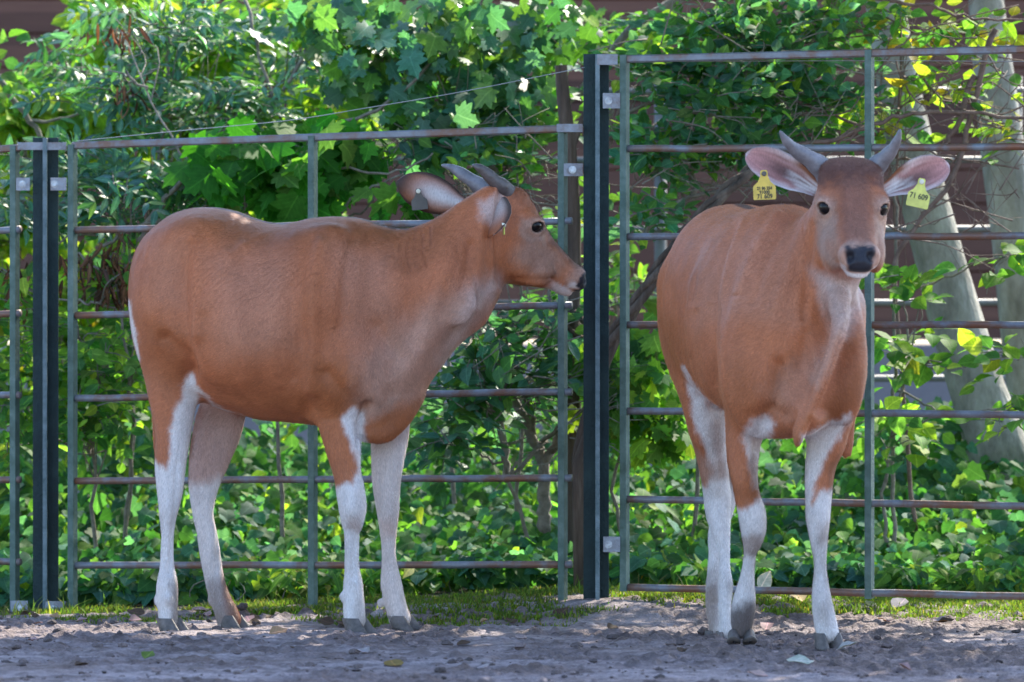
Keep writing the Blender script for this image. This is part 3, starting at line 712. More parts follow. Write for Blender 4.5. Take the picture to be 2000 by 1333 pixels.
    e1 = ear_mesh(W(952, 374, 14.17), W(970, 462, 14.05), np.array([.50, .82, -.1]), .056, cup=.62, pale=1.0, dark=.0)
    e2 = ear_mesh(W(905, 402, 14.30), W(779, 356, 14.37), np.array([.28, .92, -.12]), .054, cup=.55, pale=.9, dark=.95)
    HM = ((Oh, fw, sd, up), 1.0, .35, .7, 1.0)
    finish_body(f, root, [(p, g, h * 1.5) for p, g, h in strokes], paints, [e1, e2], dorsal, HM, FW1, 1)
    for e in (-1, 1):
        eyeball(root, eye_frame(HM[0], e, 1.0)[0] + eye_frame(HM[0], e, 1.0)[1] * .003, A)
    horn(root, [W(1000, 388, 14.17), W(985, 370, 14.15), W(968, 356, 14.13), W(947, 336, 14.115), W(934, 327, 14.11), W(922, 323, 14.12)], .027, mat=M_HORND)
    horn(root, [W(962, 388, 14.28), W(944, 370, 14.29), W(920, 352, 14.30), W(893, 334, 14.32), W(878, 327, 14.33), W(862, 323, 14.34)], .026)
    fd = np.array([.85, -.5, 0]); fd /= np.linalg.norm(fd)
    for (px, py, d, gp) in ((329, 1207, 14.17, 1238), (448, 1206, 14.33, 1231), (692, 1207, 14.05, 1240), (782, 1204, 14.22, 1232)):
        c = W(px, py, d); gz = H0 - (gp - HZ) / F * d; c[2] = max(c[2], gz + .042)
        hoof(root, c, gz, fd)
        DIPS.append((c[0] + .01, c[1], gz))
    ear_tag(root, W(817, 374, 14.325), np.array([.10, .0, -1]) / 1.005, np.array([-1.0, -.1, -.1]) / 1.01, np.array([.0, -1.0, .0]), .043, M_TAGD, [], 'dark dirty ear tag on the far ear', studmat=M_STUD)
    ear_tag(root, W(984, 440, 14.055), np.array([.0, .1, -1.0]), np.array([.15, -.95, .0]), np.array([.98, .15, 0]), .022, M_TAG, [], 'yellow ear tag seen edge-on')
    return root

# ------------------------------------------------------------------ second calf: faces the camera
def calf_front():
    pts = lambda d, c, top, bot, hw: (d, c, top, bot, hw)
    fx = (W(1553, 0, 13.2)[0] - W(1430, 0, 14.0)[0]); fy = -.8; n_ = math.hypot(fx, fy)
    FW2 = np.array([fx / n_, fy / n_, 0]); SD2 = np.array([-FW2[1], FW2[0], 0])
    O = W(1500, 640, 13.65); O[2] = 0
    root = empty('calf', (O[0], O[1], 0), 'reddish brown calf facing the viewer with yellow tags in both ears', 'calf', 'two young banteng cattle')
    f = Field((.24, -1.28, -.01), (1.28, .32, 1.38), 0.0055)
    def nd(d, c, top, bot, hw):
        P = W(c, top, d); t = (P - O) @ FW2; off = (P - O) @ SD2
        return (t, P[2], H0 - (bot - HZ) / F * d, hw, off)
    T = [nd(14.16, 1418, 500, 640, .07), nd(14.10, 1418, 440, 700, .13), nd(14.02, 1424, 412, 745, .178), nd(13.90, 1440, 398, 775, .205), nd(13.78, 1460, 404, 800, .218), nd(13.65, 1485, 409, 818, .218),
         nd(13.52, 1512, 402, 832, .205), nd(13.40, 1533, 398, 846, .182), nd(13.30, 1547, 420, 856, .165), nd(13.21, 1556, 480, 856, .14), nd(13.13, 1562, 560, 845, .095), nd(13.09, 1566, 640, 800, .04)]
    f.loft(O, FW2, SD2, UP, T, k=0.0, p=2.2, wide=0.5, dens=5)
    # neck
    f.chain([(*W(1545, 640, 13.36), .150, .20), (*W(1580, 560, 13.28), .118, .17), (*W(1612, 505, 13.21), .096, .145), (*W(1640, 455, 13.16), .088, .12), (*W(1655, 425, 13.13), .07, .09)], SD2, 0.06)
    f.chain([(*W(1640, 590, 13.09), .03, .035), (*W(1640, 640, 13.06), .022, .034), (*W(1615, 720, 13.05), .015, .038), (*W(1587, 790, 13.055), .013, .038), (*W(1562, 840, 13.06), .015, .036), (*W(1556, 860, 13.09), .011, .022)], SD2, 0.055)
    # points of the shoulders
    f.ell(W(1470, 730, 13.24), (SD2, FW2, UP), (.07, .07, .14), 0.12)
    f.ell(W(1654, 720, 13.25), (SD2, FW2, UP), (.045, .06, .14), 0.10)
    fw, sd, up = rot_head(R(-90 + 2.5), R(25), R(-1))
    Oh = W(1662, 438, 13.07)
    L, A = head_field(f, (Oh, fw, sd, up), 1.0)
    f.ell(L(-.075, 0, .120), A, (.05, .075, .028), 0.03)
    # legs
    nf = leg_nodes([(560, 1425, 1545, .9, 13.36), (660, 1414, 1540, .9, 13.33), (740, 1412, 1520, .95, 13.33), (800, 1412, 1500, 1.0, 13.34), (863, 1414, 1490, 1.0, 13.35), (900, 1418, 1485, 1.0, 13.35), (934, 1426, 1484, 1.0), (969, 1433, 1488, 1.0), (1004, 1439, 1499, 1.0), (1035, 1443, 1500, 1.0),
        (1060, 1447, 1492, 1.0), (1080, 1449, 1481, 1.05), (1110, 1446, 1477, 1.05), (1145, 1438, 1477, 1.05), (1180, 1427, 1479, 1.0), (1210, 1424, 1475, .9), (1232, 1428, 1470, .8)], 13.34, 13.46, 930, 1230)
    f.chain(nf, FW2, 0.045)
    of = leg_nodes([(600, 1600, 1690, 1.0, 13.38), (700, 1592, 1690, 1.0, 13.36), (780, 1580, 1678, 1.0, 13.36), (830, 1572, 1664, 1.0, 13.37), (866, 1571, 1655, .95), (900, 1570, 1640, .95), (934, 1570, 1631, 1.0), (969, 1570, 1627, 1.0), (1004, 1570, 1625, 1.0), (1035, 1575, 1622, 1.0), (1062, 1580, 1619, 1.0), (1085, 1584, 1618, 1.05),
        (1110, 1585, 1619, 1.05), (1145, 1584, 1623, 1.05), (1180, 1583, 1629, 1.0), (1210, 1586, 1636, .95), (1234, 1590, 1642, .95)], 13.37, 13.36, 830, 1200)
    f.chain(of, FW2, 0.045)
    f.chain([(*W(1640, 790, 13.45), .03, .05), (*W(1648, 840, 13.46), .016, .03), (*W(1652, 875, 13.46), .012, .02), (*W(1654, 889, 13.46), .008, .014)], FW2, 0.02)
    nh = leg_nodes([(560, 1285, 1400, 1.3, 13.98), (640, 1288, 1405, 1.4, 13.96), (700, 1300, 1410, 1.4, 13.93), (760, 1322, 1418, 1.3, 13.91), (830, 1340, 1422, 1.2, 13.93), (880, 1354, 1424, 1.1, 13.96), (934, 1366, 1426, 1.15, 13.98), (969, 1370, 1431, 1.2, 14.0), (1004, 1374, 1431, 1.15, 13.99), (1039, 1387, 1430, 1.05), (1075, 1399, 1429, 1.1), (1110, 1401, 1430, 1.1), (1145, 1400, 1434, 1.1), (1180, 1399, 1431, 1.05), (1215, 1402, 1432, 1.0), (1235, 1402, 1436, 1.0)], 13.98, 13.90, 1000, 1200)
    f.chain(nh, FW2, 0.05)
    oh = leg_nodes([(640, 1440, 1540, 1.4, 14.02), (720, 1425, 1530, 1.3, 14.0), (790, 1405, 1500, 1.2, 14.0), (850, 1400, 1478, 1.1, 14.03), (920, 1398, 1450, 1.1, 14.1), (985, 1392, 1440, 1.1, 14.12), (1040, 1380, 1420, 1.05, 14.1), (1080, 1382, 1414, 1.1, 14.08), (1115, 1379, 1412, 1.1, 14.07), (1150, 1376, 1412, 1.05, 14.06), (1180, 1375, 1410, 1.0, 14.06), (1212, 1379, 1412, 1.0, 14.05), (1232, 1381, 1414, 1.0, 14.05)], 14.05, 14.05, 0, 1)
    f.chain(oh, FW2, 0.035)
    strokes = [([(1452, 430), (1428, 500), (1412, 580), (1410, 680), (1411, 790)], 6, .010), ([(1440, 430), (1414, 500), (1398, 580), (1397, 680), (1400, 780)], 8, -.011), ([(1395, 470), (1355, 540), (1340, 620), (1345, 690)], 6, .007), ([(1372, 470), (1338, 550), (1328, 640), (1340, 710)], 7, -.011),
        ([(1410, 470), (1372, 540), (1362, 600)], 6, .005), ([(1385, 480), (1362, 530), (1352, 590)], 4, -.004), ([(1370, 600), (1368, 680), (1380, 750)], 7, .004), ([(1385, 600), (1384, 680), (1392, 750)], 6, -.003),
        ([(1520, 420), (1470, 500), (1445, 570)], 9, .007), ([(1545, 430), (1500, 500), (1470, 590)], 8, -.005), ([(1575, 430), (1545, 520), (1515, 600)], 10, .006), ([(1585, 440), (1575, 540), (1570, 620)], 7, -.007), ([(1600, 540), (1600, 620), (1585, 700)], 12, -.004),
        ([(1520, 715), (1505, 780), (1490, 830)], 13, -.016), ([(1545, 700), (1540, 760)], 12, -.004), ([(1575, 650), (1565, 720)], 10, -.007), ([(1650, 680), (1630, 740), (1612, 800)], 15, -.020), ([(1668, 600), (1655, 650)], 8, -.008), ([(1650, 620), (1622, 690), (1602, 750), (1583, 810)], 6, .006),
        ([(1470, 810), (1500, 800), (1530, 810)], 10, -.006), ([(1480, 820), (1478, 880)], 6, -.006), ([(1345, 730), (1365, 775), (1400, 805)], 7, -.008), ([(1300, 650), (1320, 690)], 14, -.008),
        ([(1465, 1005), (1470, 1040)], 14, .004), ([(1598, 1000), (1598, 1040)], 14, .003), ([(1700, 440), (1685, 470), (1690, 490)], 10, -.002), ([(1630, 440), (1640, 480)], 8, .002), ([(1655, 370), (1665, 430), (1675, 470)], 9, .002), ([(1625, 395), (1640, 430), (1650, 470)], 7, -.002)]
    LF = (0, 13.75); LB = (13.76, 99)
    paints = [('P', [(1655, 640), (1700, 600), (1700, 760), (1640, 830), (1600, 830), (1625, 740)], RUST * .6, .6, 18), ('P', [(1412, 700), (1470, 700), (1480, 800), (1412, 860)], RUST * .8, .45, 20), ('P', [(1275, 600), (1340, 640), (1345, 720), (1300, 720)], RUST * .72, .5, 18), ('P', [(1500, 720), (1560, 700), (1540, 800), (1495, 830)], RUST * .66, .5, 16),  # chest hollow: deep brown coat with its shade painted in
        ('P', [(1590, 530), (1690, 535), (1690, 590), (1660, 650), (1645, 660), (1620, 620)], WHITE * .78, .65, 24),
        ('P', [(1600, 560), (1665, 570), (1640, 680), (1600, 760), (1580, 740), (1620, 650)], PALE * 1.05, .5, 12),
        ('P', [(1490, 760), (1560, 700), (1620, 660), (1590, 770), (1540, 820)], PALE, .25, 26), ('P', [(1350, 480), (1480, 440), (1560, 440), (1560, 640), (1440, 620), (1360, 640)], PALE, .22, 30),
        ('P', [(1452, 850), (1468, 818), (1500, 812), (1512, 828), (1500, 860), (1497, 965), (1472, 952), (1460, 890)], WHITE, .85, 9, LF),
        ('P', [(1430, 985), (1445, 992), (1468, 985), (1490, 965), (1510, 980), (1515, 1280), (1410, 1280), (1410, 1040)], WHITE, .97, 8, LF),
        ('P', [(1458, 905), (1475, 880), (1492, 940), (1490, 965), (1468, 978)], RUST * .4, .6, 12, LF), ('P', [(1440, 1050), (1492, 1040), (1490, 1085), (1446, 1085)], PALE * .8, .6, 10, LF),
        ('P', [(1420, 1195), (1485, 1165), (1485, 1260), (1425, 1260)], DARK * 2.2, .85, 14, LF),
        ('P', [(1565, 850), (1612, 830), (1660, 805), (1662, 815), (1640, 850), (1625, 880), (1605, 910), (1592, 940), (1585, 985), (1604, 960), (1630, 952), (1640, 1000), (1665, 1270), (1560, 1270), (1560, 920)], WHITE, .97, 7, LF),
        ('P', [(1614, 910), (1640, 880), (1640, 940), (1622, 965)], RUST * .35, .55, 8, LF), ('P', [(1596, 1030), (1620, 1020), (1624, 1055), (1600, 1062)], PALE * .7, .55, 9, LF),
        ('P', [(1544, 862), (1552, 830), (1590, 800), (1572, 850), (1556, 872)], RUST * .9, .5, 8),
        ('P', [(1340, 728), (1350, 745), (1385, 790), (1412, 805), (1430, 830), (1428, 960), (1445, 1275), (1395, 1275), (1360, 960), (1366, 940), (1376, 946), (1390, 920), (1380, 880), (1362, 840), (1350, 790)], WHITE, .95, 8, LB),
        ('P', [(1386, 830), (1412, 812), (1416, 930), (1405, 940)], RUST * .5, .45, 10, LB), ('P', [(1360, 880), (1390, 900), (1426, 895), (1428, 940), (1366, 945)], PALE, .6, 14, LB),
        ('P', [(1365, 950), (1440, 930), (1440, 1280), (1365, 1280)], WHITE, .95, 10, LB), ('P', [(1368, 1150), (1398, 1140), (1398, 1270), (1368, 1270)], PALE * .55, .7, 12, (14.0, 99)),
        ('P', [(1395, 800), (1480, 800), (1470, 940), (1400, 940)], PINK, .8, 10, (13.99, 99)),
        ('L', [(1336, 715), (1348, 742), (1378, 780), (1412, 803)], WHITE, .75, 4, (0, 13.98), 3),
        # face
        ('P', [(1575, 318), (1740, 318), (1752, 352), (1700, 345), (1680, 362), (1655, 368), (1640, 350), (1600, 352)], RUST * .42, .75, 12), ('P', [(1625, 340), (1700, 335), (1700, 395), (1670, 410), (1640, 380)], RUST * .7, .5, 14),
        ('P', [(1640, 405), (1690, 400), (1710, 470), (1660, 470)], RUST * .62, .55, 16), ('P', [(1588, 370), (1604, 372), (1612, 400), (1640, 432), (1632, 470), (1605, 470), (1590, 420)], PALE * 1.0, .65, 9), ('P', [(1722, 388), (1740, 380), (1736, 440), (1726, 470), (1716, 440)], PALE, .6, 8),
        ('P', [(1600, 470), (1625, 500), (1640, 520), (1625, 525), (1604, 500)], PALE * .85, .5, 9)]
    def dorsal(V, N, col, px, py, d):
        s_ = (V - O) @ SD2 - np.interp((V - O) @ FW2, [t[0] for t in T], [t[4] for t in T])
        m = sstep(.024, .014, np.abs(s_) + .004 * vnoise(V * 60, 5)) * sstep(.3, .7, N[:, 2]) * (d > 13.4)
        return col + (DARK * 1.6 - col) * (m * .85)[:, None]
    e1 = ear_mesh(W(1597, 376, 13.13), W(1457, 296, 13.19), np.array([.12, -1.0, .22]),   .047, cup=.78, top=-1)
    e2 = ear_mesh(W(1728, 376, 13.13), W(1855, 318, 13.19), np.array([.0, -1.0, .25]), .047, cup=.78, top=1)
    HM = ((Oh, fw, sd, up), 1.0, .85, .85)
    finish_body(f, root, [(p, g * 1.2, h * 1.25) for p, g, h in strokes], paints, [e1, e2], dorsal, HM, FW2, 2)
    for e in (-1, 1): eyeball(root, eye_frame(HM[0], e, 1.0)[0] + eye_frame(HM[0], e, 1.0)[1] * .003, A)
    horn(root, [W(1625, 352, 13.13), W(1604, 328, 13.115), W(1583, 312, 13.10), W(1552, 292, 13.08), W(1534, 273, 13.06), W(1523, 256, 13.05)], .031)
    horn(root, [W(1690, 352, 13.13), W(1710, 327, 13.115), W(1725, 312, 13.10), W(1742, 293, 13.08), W(1753, 272, 13.06), W(1758, 253, 13.05)], .029)
    fd = np.array([.25, -1, 0]); fd /= np.linalg.norm(fd)
    for (px, py, d, gp, up_, ff_) in ((1616, 1236, 13.36, 1269, (0, 0, 1), (.42, -1, 0)), (1448, 1236, 13.46, 1262, (0, .55, 1), (.0, -1, 0)), (1418, 1234, 13.90, 1262, (0, 0, 1), (.1, -1, 0)), (1397, 1232, 14.05, 1254, (0, 0, 1), (.15, -1, 0))):
        c = W(px, py, d); gz = H0 - (gp - HZ) / F * d
        hoof(root, c, gz, np.array(ff_), wd=.036 if d < 13.8 else .030, ln=.062, up=up_, slope=.45); DIPS.append((c[0], c[1], gz))
    dn = np.array([.03, -.1, -1.0]); dn /= np.linalg.norm(dn)
    ear_tag(root, W(1492, 340, 13.10), dn, np.array([1.0, -.05, .03]), np.array([.05, -1, .1]), .055, M_TAGO, [('21 86 254', .74, .20), ('91000', .93, .22), ('71 609', 1.15, .30)], 'yellow ear tag with three lines of figures', studmat=M_TAGD)
    a2 = np.array([-.20, -.1, -.97]); a2 /= np.linalg.norm(a2)
    ear_tag(root, W(1800, 356, 13.10), a2, np.array([.97, -.05, -.22]), np.array([.0, -1, .1]), .055, M_TAG, [('71 609', .80, .36)], 'yellow ear tag numbered 71 609, tilted', studmat=M_STUD)
    return root
DIPS = []
CALF1 = calf_side(); CALF2 = calf_front()

# ------------------------------------------------------------------ ground: trodden dirt, rising slightly under the fence
def gz_smooth(x, y):
    bank = .055 * np.exp(-((x - .35) / .9) ** 2) * sstep(.35, .85, y) + .035 * sstep(.9, 2.4, x) * sstep(.3, .8, y)
    return bank - .010 * sstep(-.5, -1.6, x) * sstep(.3, 1.2, y)
def gz(x, y):
    x = np.atleast_1d(np.asarray(x, float)); y = np.atleast_1d(np.asarray(y, float))
    z = gz_smooth(x, y); k = np.zeros_like(z); a = np.zeros_like(z)
    for dx, dy, dz in DIPS:
        w_ = np.exp(-((x - dx) ** 2 + (y - dy) ** 2) / .05 ** 2); k = np.maximum(k, w_); a = a + w_ * (dz - z)
    return z + np.where(np.abs(a) > 0, a, 0) * np.minimum(1, 1 / np.maximum(1e-6, 1))
def build_ground():
    xs = np.concatenate([[-300, -120, -50, -20, -10, -6, -4, -3, -2.3], np.arange(-1.75, 1.76, .0085), [2.3, 3, 4, 6, 10, 20, 50, 120, 300]])
    ys = np.concatenate([[-300, -120, -50, -22, -12, -7, -4.5, -3, -2.4], np.arange(-2.05, 1.1, .0095), np.arange(1.15, 5, .2), [6, 8, 12, 20, 50, 120, 300]])
    X, Y = np.meshgrid(xs, ys); x = X.ravel(); y = Y.ravel()
    P = np.stack([x, y, 0 * x], 1)
    m = sstep(2.2, 1.7, np.abs(x)) * sstep(-2.4, -2.0, y) * sstep(1.3, .9, y)
    n1 = fbm(P * np.array([3.0, 4.0, 1]), 3, 3); n2 = fbm(P * np.array([11, 15, 1]), 13, 3); n3 = fbm(P * np.array([34, 44, 1]), 23, 3); n4 = vnoise(P * np.array([80, 95, 1]), 33)
    cl = np.maximum(0, vnoise(P * np.array([17, 21, 1]), 53) - .25) ** 1.2; cl2 = np.maximum(0, vnoise(P * np.array([42, 50, 1]), 63) - .3)
    hp = np.maximum(0, vnoise(P * np.array([7, 9, 1]), 73) - .45)
    tram = sstep(.15, -.1, n1)
    z = gz(x, y) + m * (.0045 * n1 + (.0030 * n2 + .0040 * n3 + (.0030) * n4 + .018 * cl + .015 * cl2) * (.40 + .75 * tram) - .012 * hp)
    # hoof prints: pairs of pressed crescents with a pushed-up rim
    rs = np.random.RandomState(8)
    for i in range(90):
        hx, hy = rs.uniform(-1.7, 1.7), rs.uniform(-1.9, .7); a = rs.uniform(0, 6.28); ca, sa = math.cos(a), math.sin(a)
        u = (x - hx) * ca + (y - hy) * sa; v = -(x - hx) * sa + (y - hy) * ca; q = np.minimum(((u / .042) ** 2 + ((v - .021) / .017) ** 2), ((u / .042) ** 2 + ((v + .021) / .017) ** 2))
        z = z - rs.uniform(.008, .018) * np.exp(-q ** 1.5) + .006 * np.exp(-((np.sqrt(q) - 1.5) / .35) ** 2)
    # packed hollows keep feet on the ground
    for dx, dy, dz in DIPS:
        w_ = np.exp(-((x - dx) ** 2 + (y - dy) ** 2) / .045 ** 2); z = z * (1 - w_) + (dz + .002 + .004 * n3) * w_
    nx, ny = len(xs), len(ys); i = np.arange(nx - 1); j = np.arange(ny - 1); I, J = np.meshgrid(i, j); a = (J * nx + I).ravel()
    q = np.stack([a, a + 1, a + nx + 1, a + nx], 1)
    dry = sstep(-.5, .9, n1 + .4 * n2); lump = np.clip(cl * 1.2 + cl2 * .8, 0, 1)
    col = np.array([.182, .140, .136]) * (1 - dry)[:, None] + np.array([.285, .238, .242]) * dry[:, None]
    col = col * (1 + .26 * n3 + .18 * n4)[:, None]; col = col + (np.array([.075, .052, .048]) - col) * (lump * .85)[:, None]
    st = sstep(.25, .6, fbm(P * np.array([2.5, 9, 1]), 91, 3)); col = col + (np.array([.17, .115, .09]) - col) * (st * .35)[:, None]
    soil = sstep(.9, 1.4, y); col = col + (np.array([.06, .045, .03]) - col) * soil[:, None]
    m_, n, l, b = mat_new('dirt')
    at = n.new('ShaderNodeAttribute'); at.attribute_name = 'Col'; tc = n.new('ShaderNodeTexCoord')
    nz = n.new('ShaderNodeTexNoise'); nz.inputs['Scale'].default_value = 120; nz.inputs['Detail'].default_value = 6; l.new(tc.outputs['Object'], nz.inputs['Vector'])
    r = ramp(n, [(.25, (.55, .52, .5)), (.75, (1.35, 1.35, 1.35))]); l.new(nz.outputs['Fac'], r.inputs[0])
    mx = n.new('ShaderNodeMix'); mx.data_type = 'RGBA'; mx.blend_type = 'MULTIPLY'; mx.inputs[0].default_value = .8
    l.new(at.outputs['Color'], mx.inputs[6]); l.new(r.outputs[0], mx.inputs[7]); l.new(mx.outputs[2], b.inputs['Base Color']); b.inputs['Roughness'].default_value = .8
    b.inputs['Specular IOR Level'].default_value = .35
    bp = n.new('ShaderNodeBump'); bp.inputs['Strength'].default_value = .9; bp.inputs['Distance'].default_value = .012; l.new(nz.outputs['Fac'], bp.inputs['Height']); l.new(bp.outputs[0], b.inputs['Normal'])
    # loose crumbs and clods of soil
    rs = np.random.RandomState(4); k = 1700; cy = rs.uniform(-2.0, .75, k); cx = (rs.uniform(-60, 2060, k) - 1000) / F * (cy + DCAM); keep = vnoise(np.stack([cx * 6, cy * 8, 0 * cx], 1), 201) + rs.normal(0, .4, k) > -.1; cx, cy = cx[keep], cy[keep]; k = len(cx)
    cz = z[np.clip(np.searchsorted(ys, cy), 0, ny - 1) * nx + np.clip(np.searchsorted(xs, cx), 0, nx - 1)]
    oc = np.array([(1, 0, 0), (-1, 0, 0), (0, 1, 0), (0, -1, 0), (0, 0, 1), (0, 0, -1)] + [unit(np.array(v, float)) for v in ((1, 1, 0), (1, -1, 0), (-1, 1, 0), (-1, -1, 0), (1, 0, 1), (-1, 0, 1), (0, 1, 1), (0, -1, 1), (1, 0, -1), (-1, 0, -1), (0, 1, -1), (0, -1, -1))], float)
    fo = []
    for sx in (0, 1):
        for sy in (2, 3):
            for sz in (4, 5):
                mm = lambda a_, b_: int(np.argmin(np.linalg.norm(oc - unit(oc[a_] + oc[b_]), axis=1)))
                ab, bc, ca_ = mm(sx, sy), mm(sy, sz), mm(sz, sx); t = [(sx, ab, ca_), (sy, bc, ab), (sz, ca_, bc), (ab, bc, ca_)]
                fo += t if (sx + sy + sz) % 2 == 0 else [q_[::-1] for q_ in t]
    sz_ = .0025 + .011 * rs.rand(k) ** 5
    cv = oc[None] * (1 + rs.normal(0, .22, (k, 18, 1))) * sz_[:, None, None] * np.array([1.25, 1.1, .75]) + np.stack([cx, cy, cz + sz_ * .25], 1)[:, None]
    cf = (np.array(fo)[None] + (np.arange(k) * 18)[:, None, None]).reshape(-1, 3)
    cc = np.repeat((np.array([.125, .095, .092]) * np.exp(rs.normal(0, .35, (k, 1))))[:, None], 18, 1).reshape(-1, 3)
    tag(obj('soil_crumbs', mesh_np('soil_crumbs', cv.reshape(-1, 3), cf, cc, smooth=False), m_), 'loose crumbs of soil scattered over the trodden dirt', 'soil', kind='stuff')
    o = obj('ground', mesh_np('ground', np.stack([x, y, z], 1), q, col), m_); tag(o, kind='structure')
build_ground()

# ------------------------------------------------------------------ steel fence
M_GALV = noise_mat('galvanised_rail', [(.20, .08, .042), (.17, .10, .075), (.17, .18, .205), (.22, .24, .275)], scale=9, rough=.5, bump=.35, bscale=120, metal=.25, dist=.004)
M_UPR = noise_mat('weathered_upright', [(.04, .075, .058), (.075, .125, .105), (.13, .185, .165)], scale=16, rough=.6, bump=.5, bscale=150, metal=.15, dist=.004)
M_POST = noise_mat('dark_green_post_paint', [(.006, .019, .021), (.011, .032, .036), (.024, .052, .053)], scale=7, rough=.55, bump=.25, bscale=120, spec=.3)
M_EDGE = noise_mat('pale_post_edge', [(.05, .09, .10), (.16, .22, .25)], scale=22, rough=.5, bump=.4, bscale=150)  # paler tone than the post's other faces
M_PLATE = noise_mat('bracket_plate', [(.16, .12, .11), (.26, .27, .30), (.33, .35, .39)], scale=14, rough=.55, bump=.4, bscale=130, metal=.2)
M_BOLT = noise_mat('bolt', [(.22, .24, .28), (.5, .52, .56)], scale=30, rough=.35, metal=.6)
def angle_iron(x, y, z0, z1, wd=.020, rz=R(-28), mat=None, parent=None):
    """L-section upright"""
    mb = MB(); t = .0055; c_, s_ = math.cos(rz), math.sin(rz)
    a = np.array([c_, s_, 0]); b = np.array([-s_, c_, 0]); h = z1 - z0; zc = (z0 + z1) / 2
    mb.box(np.array([x, y, zc]), (wd, t, h), ax=(a, b, np.array([0, 0, 1.])))
    mb.box(np.array([x, y, zc]) + a * (wd / 2 - t / 2) + b * (wd / 2 + t / 2 - .0005), (t - .001, wd, h - .003), ax=(a, b, np.array([0, 0, 1.])))
    return mb.build('upright', mat or M_UPR, parent)
def panel(label, xl, xr, dl, dr, ups, rails, x0, x1, brk, ox):
    """xl/xr, dl/dr: pixel columns and distances that fix the panel's line; rails: (row at xl, row at xr)"""
    D = lambda px: 1 / (1 / dl + (1 / dr - 1 / dl) * (px - xl) / (xr - xl))
    P = lambda px, py, off=0.0: W(px, py, D(px)) + np.array([0, off, 0])
    lin = lambda r, px: r[0] + (r[1] - r[0]) * (px - xl) / (xr - xl)
    loc = P(ox, 1180); loc[2] = 0
    root = empty('steel_fence', loc, label, 'fence', 'steel fence panels')
    for k, r in enumerate(rails):
        a = P(x0, lin(r, x0)); b = P(x1, lin(r, x1)); n = 14
        pts = [a + (b - a) * t for t in np.linspace(0, 1, n)]
        rs = np.random.RandomState(k + abs(int(xl))); pts = np.array(pts) + np.r_[[[0, 0, 0]], rs.normal(0, .0008, (n - 2, 3)), [[0, 0, 0]]]
        mb = MB()
        if k == 0: mb.bar(a, b, .022, .022, bev=.004)
        else: mb.tube(pts, .0108, 10)
        mb.build('rail', M_GALV, root, smooth=k > 0)
    for (px, top, bot) in ups:
        p = P(px, top); q = P(px, bot); angle_iron(p[0], p[1] - .012, q[2], p[2], parent=root)
    for (xa, xb, ya, yb, bolt) in brk:
        p = P((xa + xb) / 2, (ya + yb) / 2, -.022); sc = D(xa) / F
        b = MB().box(p, ((xb - xa) * sc, .006, (yb - ya) * sc)).build('bracket', M_PLATE, root)
        if bolt:
            c = P(bolt[0], (ya + yb) / 2, -.025); mb = MB(); mb.tube([c, c + np.array([0, -.004, 0])], .011, 14); mb.tube([c + np.array([0, -.004, 0]), c + np.array([0, -.012, 0])], .0075, 6)
            bo = mb.build('bolt', M_BOLT, b)
    return root
panel('long steel fence panel behind the side-on calf', 140, 1097, 15.30, 14.85, [(139, 283, 1208), (608, 266, 1200), (1096, 250, 1180)],
    [(285, 252), (450, 432), (617, 597), (778, 766), (940, 934), (1105, 1103)], 141, 1117,
    [(100, 131, 348, 373, (108,)), (90, 131, 1174, 1204, (106,)), (36, 131, 279, 294, None), (1087, 1138, 243, 259, None), (1101, 1138, 320, 345, (1118,))], 608)
panel('narrow end of a steel fence panel cut off at the left edge', -60, 40, 15.40, 15.32, [(26, 285, 1208), (-440, 305, 1195)],
    [(296, 289), (455, 448), (616, 612), (774, 772), (937, 937), (1096, 1098)], -441, 40, [(33, 60, 348, 373, (45,)), (22, 56, 1173, 1203, (41,))], 20)
panel('taller steel fence panel behind the calf that faces the viewer', 1217, 2000, 14.80, 14.42, [(1217, 108, 1155), (1695, 98, 1170), (2220, 90, 1180)],
    [(116, 97), (291, 288), (463, 461), (635, 635), (803, 811), (975, 989), (1147, 1165)], 1217, 2222,
    [(1166, 1206, 107, 128, None), (1177, 1211, 183, 213, (1188,)), (1178, 1211, 1048, 1078, (1188,))], 1700)
def post(label, px, d, top, bot):
    p = W(px, top, d); q = W(px, bot, d); h = p[2] - q[2] + .1; zc = (p[2] + q[2] - .1) / 2; sc = d / F
    root = empty('fence_post', (p[0], p[1], q[2]), label, 'fence post', 'dark steel fence posts')
    mb = MB(); mb.box((p[0], p[1] + .055, zc), (50 * sc, .009, h)).box((p[0] + .003, p[1] + .026, zc - .001), (.010, .049, h - .002)).build('beam', M_POST, root)
    MB().box((p[0] + .003, p[1] - .0035, zc - .002), (.0125, .010, h - .004)).build('flange_edge', M_EDGE, root)
    return root
post('left dark green steel post with narrow panels bolted on both sides', 86, 15.30, 268, 1205)
post('tall centre steel post in front of the side-on calf\'s nose', 1165, 14.80, 104, 1170)
# thin wire sagging from the centre post
def wire(pts, r, label):
    P = catmull([W(*p) for p in pts], 10)
    o = MB().tube(P, r, 5).build('wire', plain('wire_steel', (.34, .34, .36), .5, .3), smooth=True)
    return tag(o, label, 'wire', 'thin wires')
wire([(1142, 132, 14.85), (900, 180, 14.95), (700, 214, 15.05), (560, 236, 15.1), (350, 256, 15.2), (150, 276, 15.28)],   .0012, 'thin pale wire sagging from the centre post')
wire([(1226, 121, 14.80), (1700, 119, 14.6), (2060, 121, 14.45)], .0012, 'thin taut wire just under the top rail on the right')

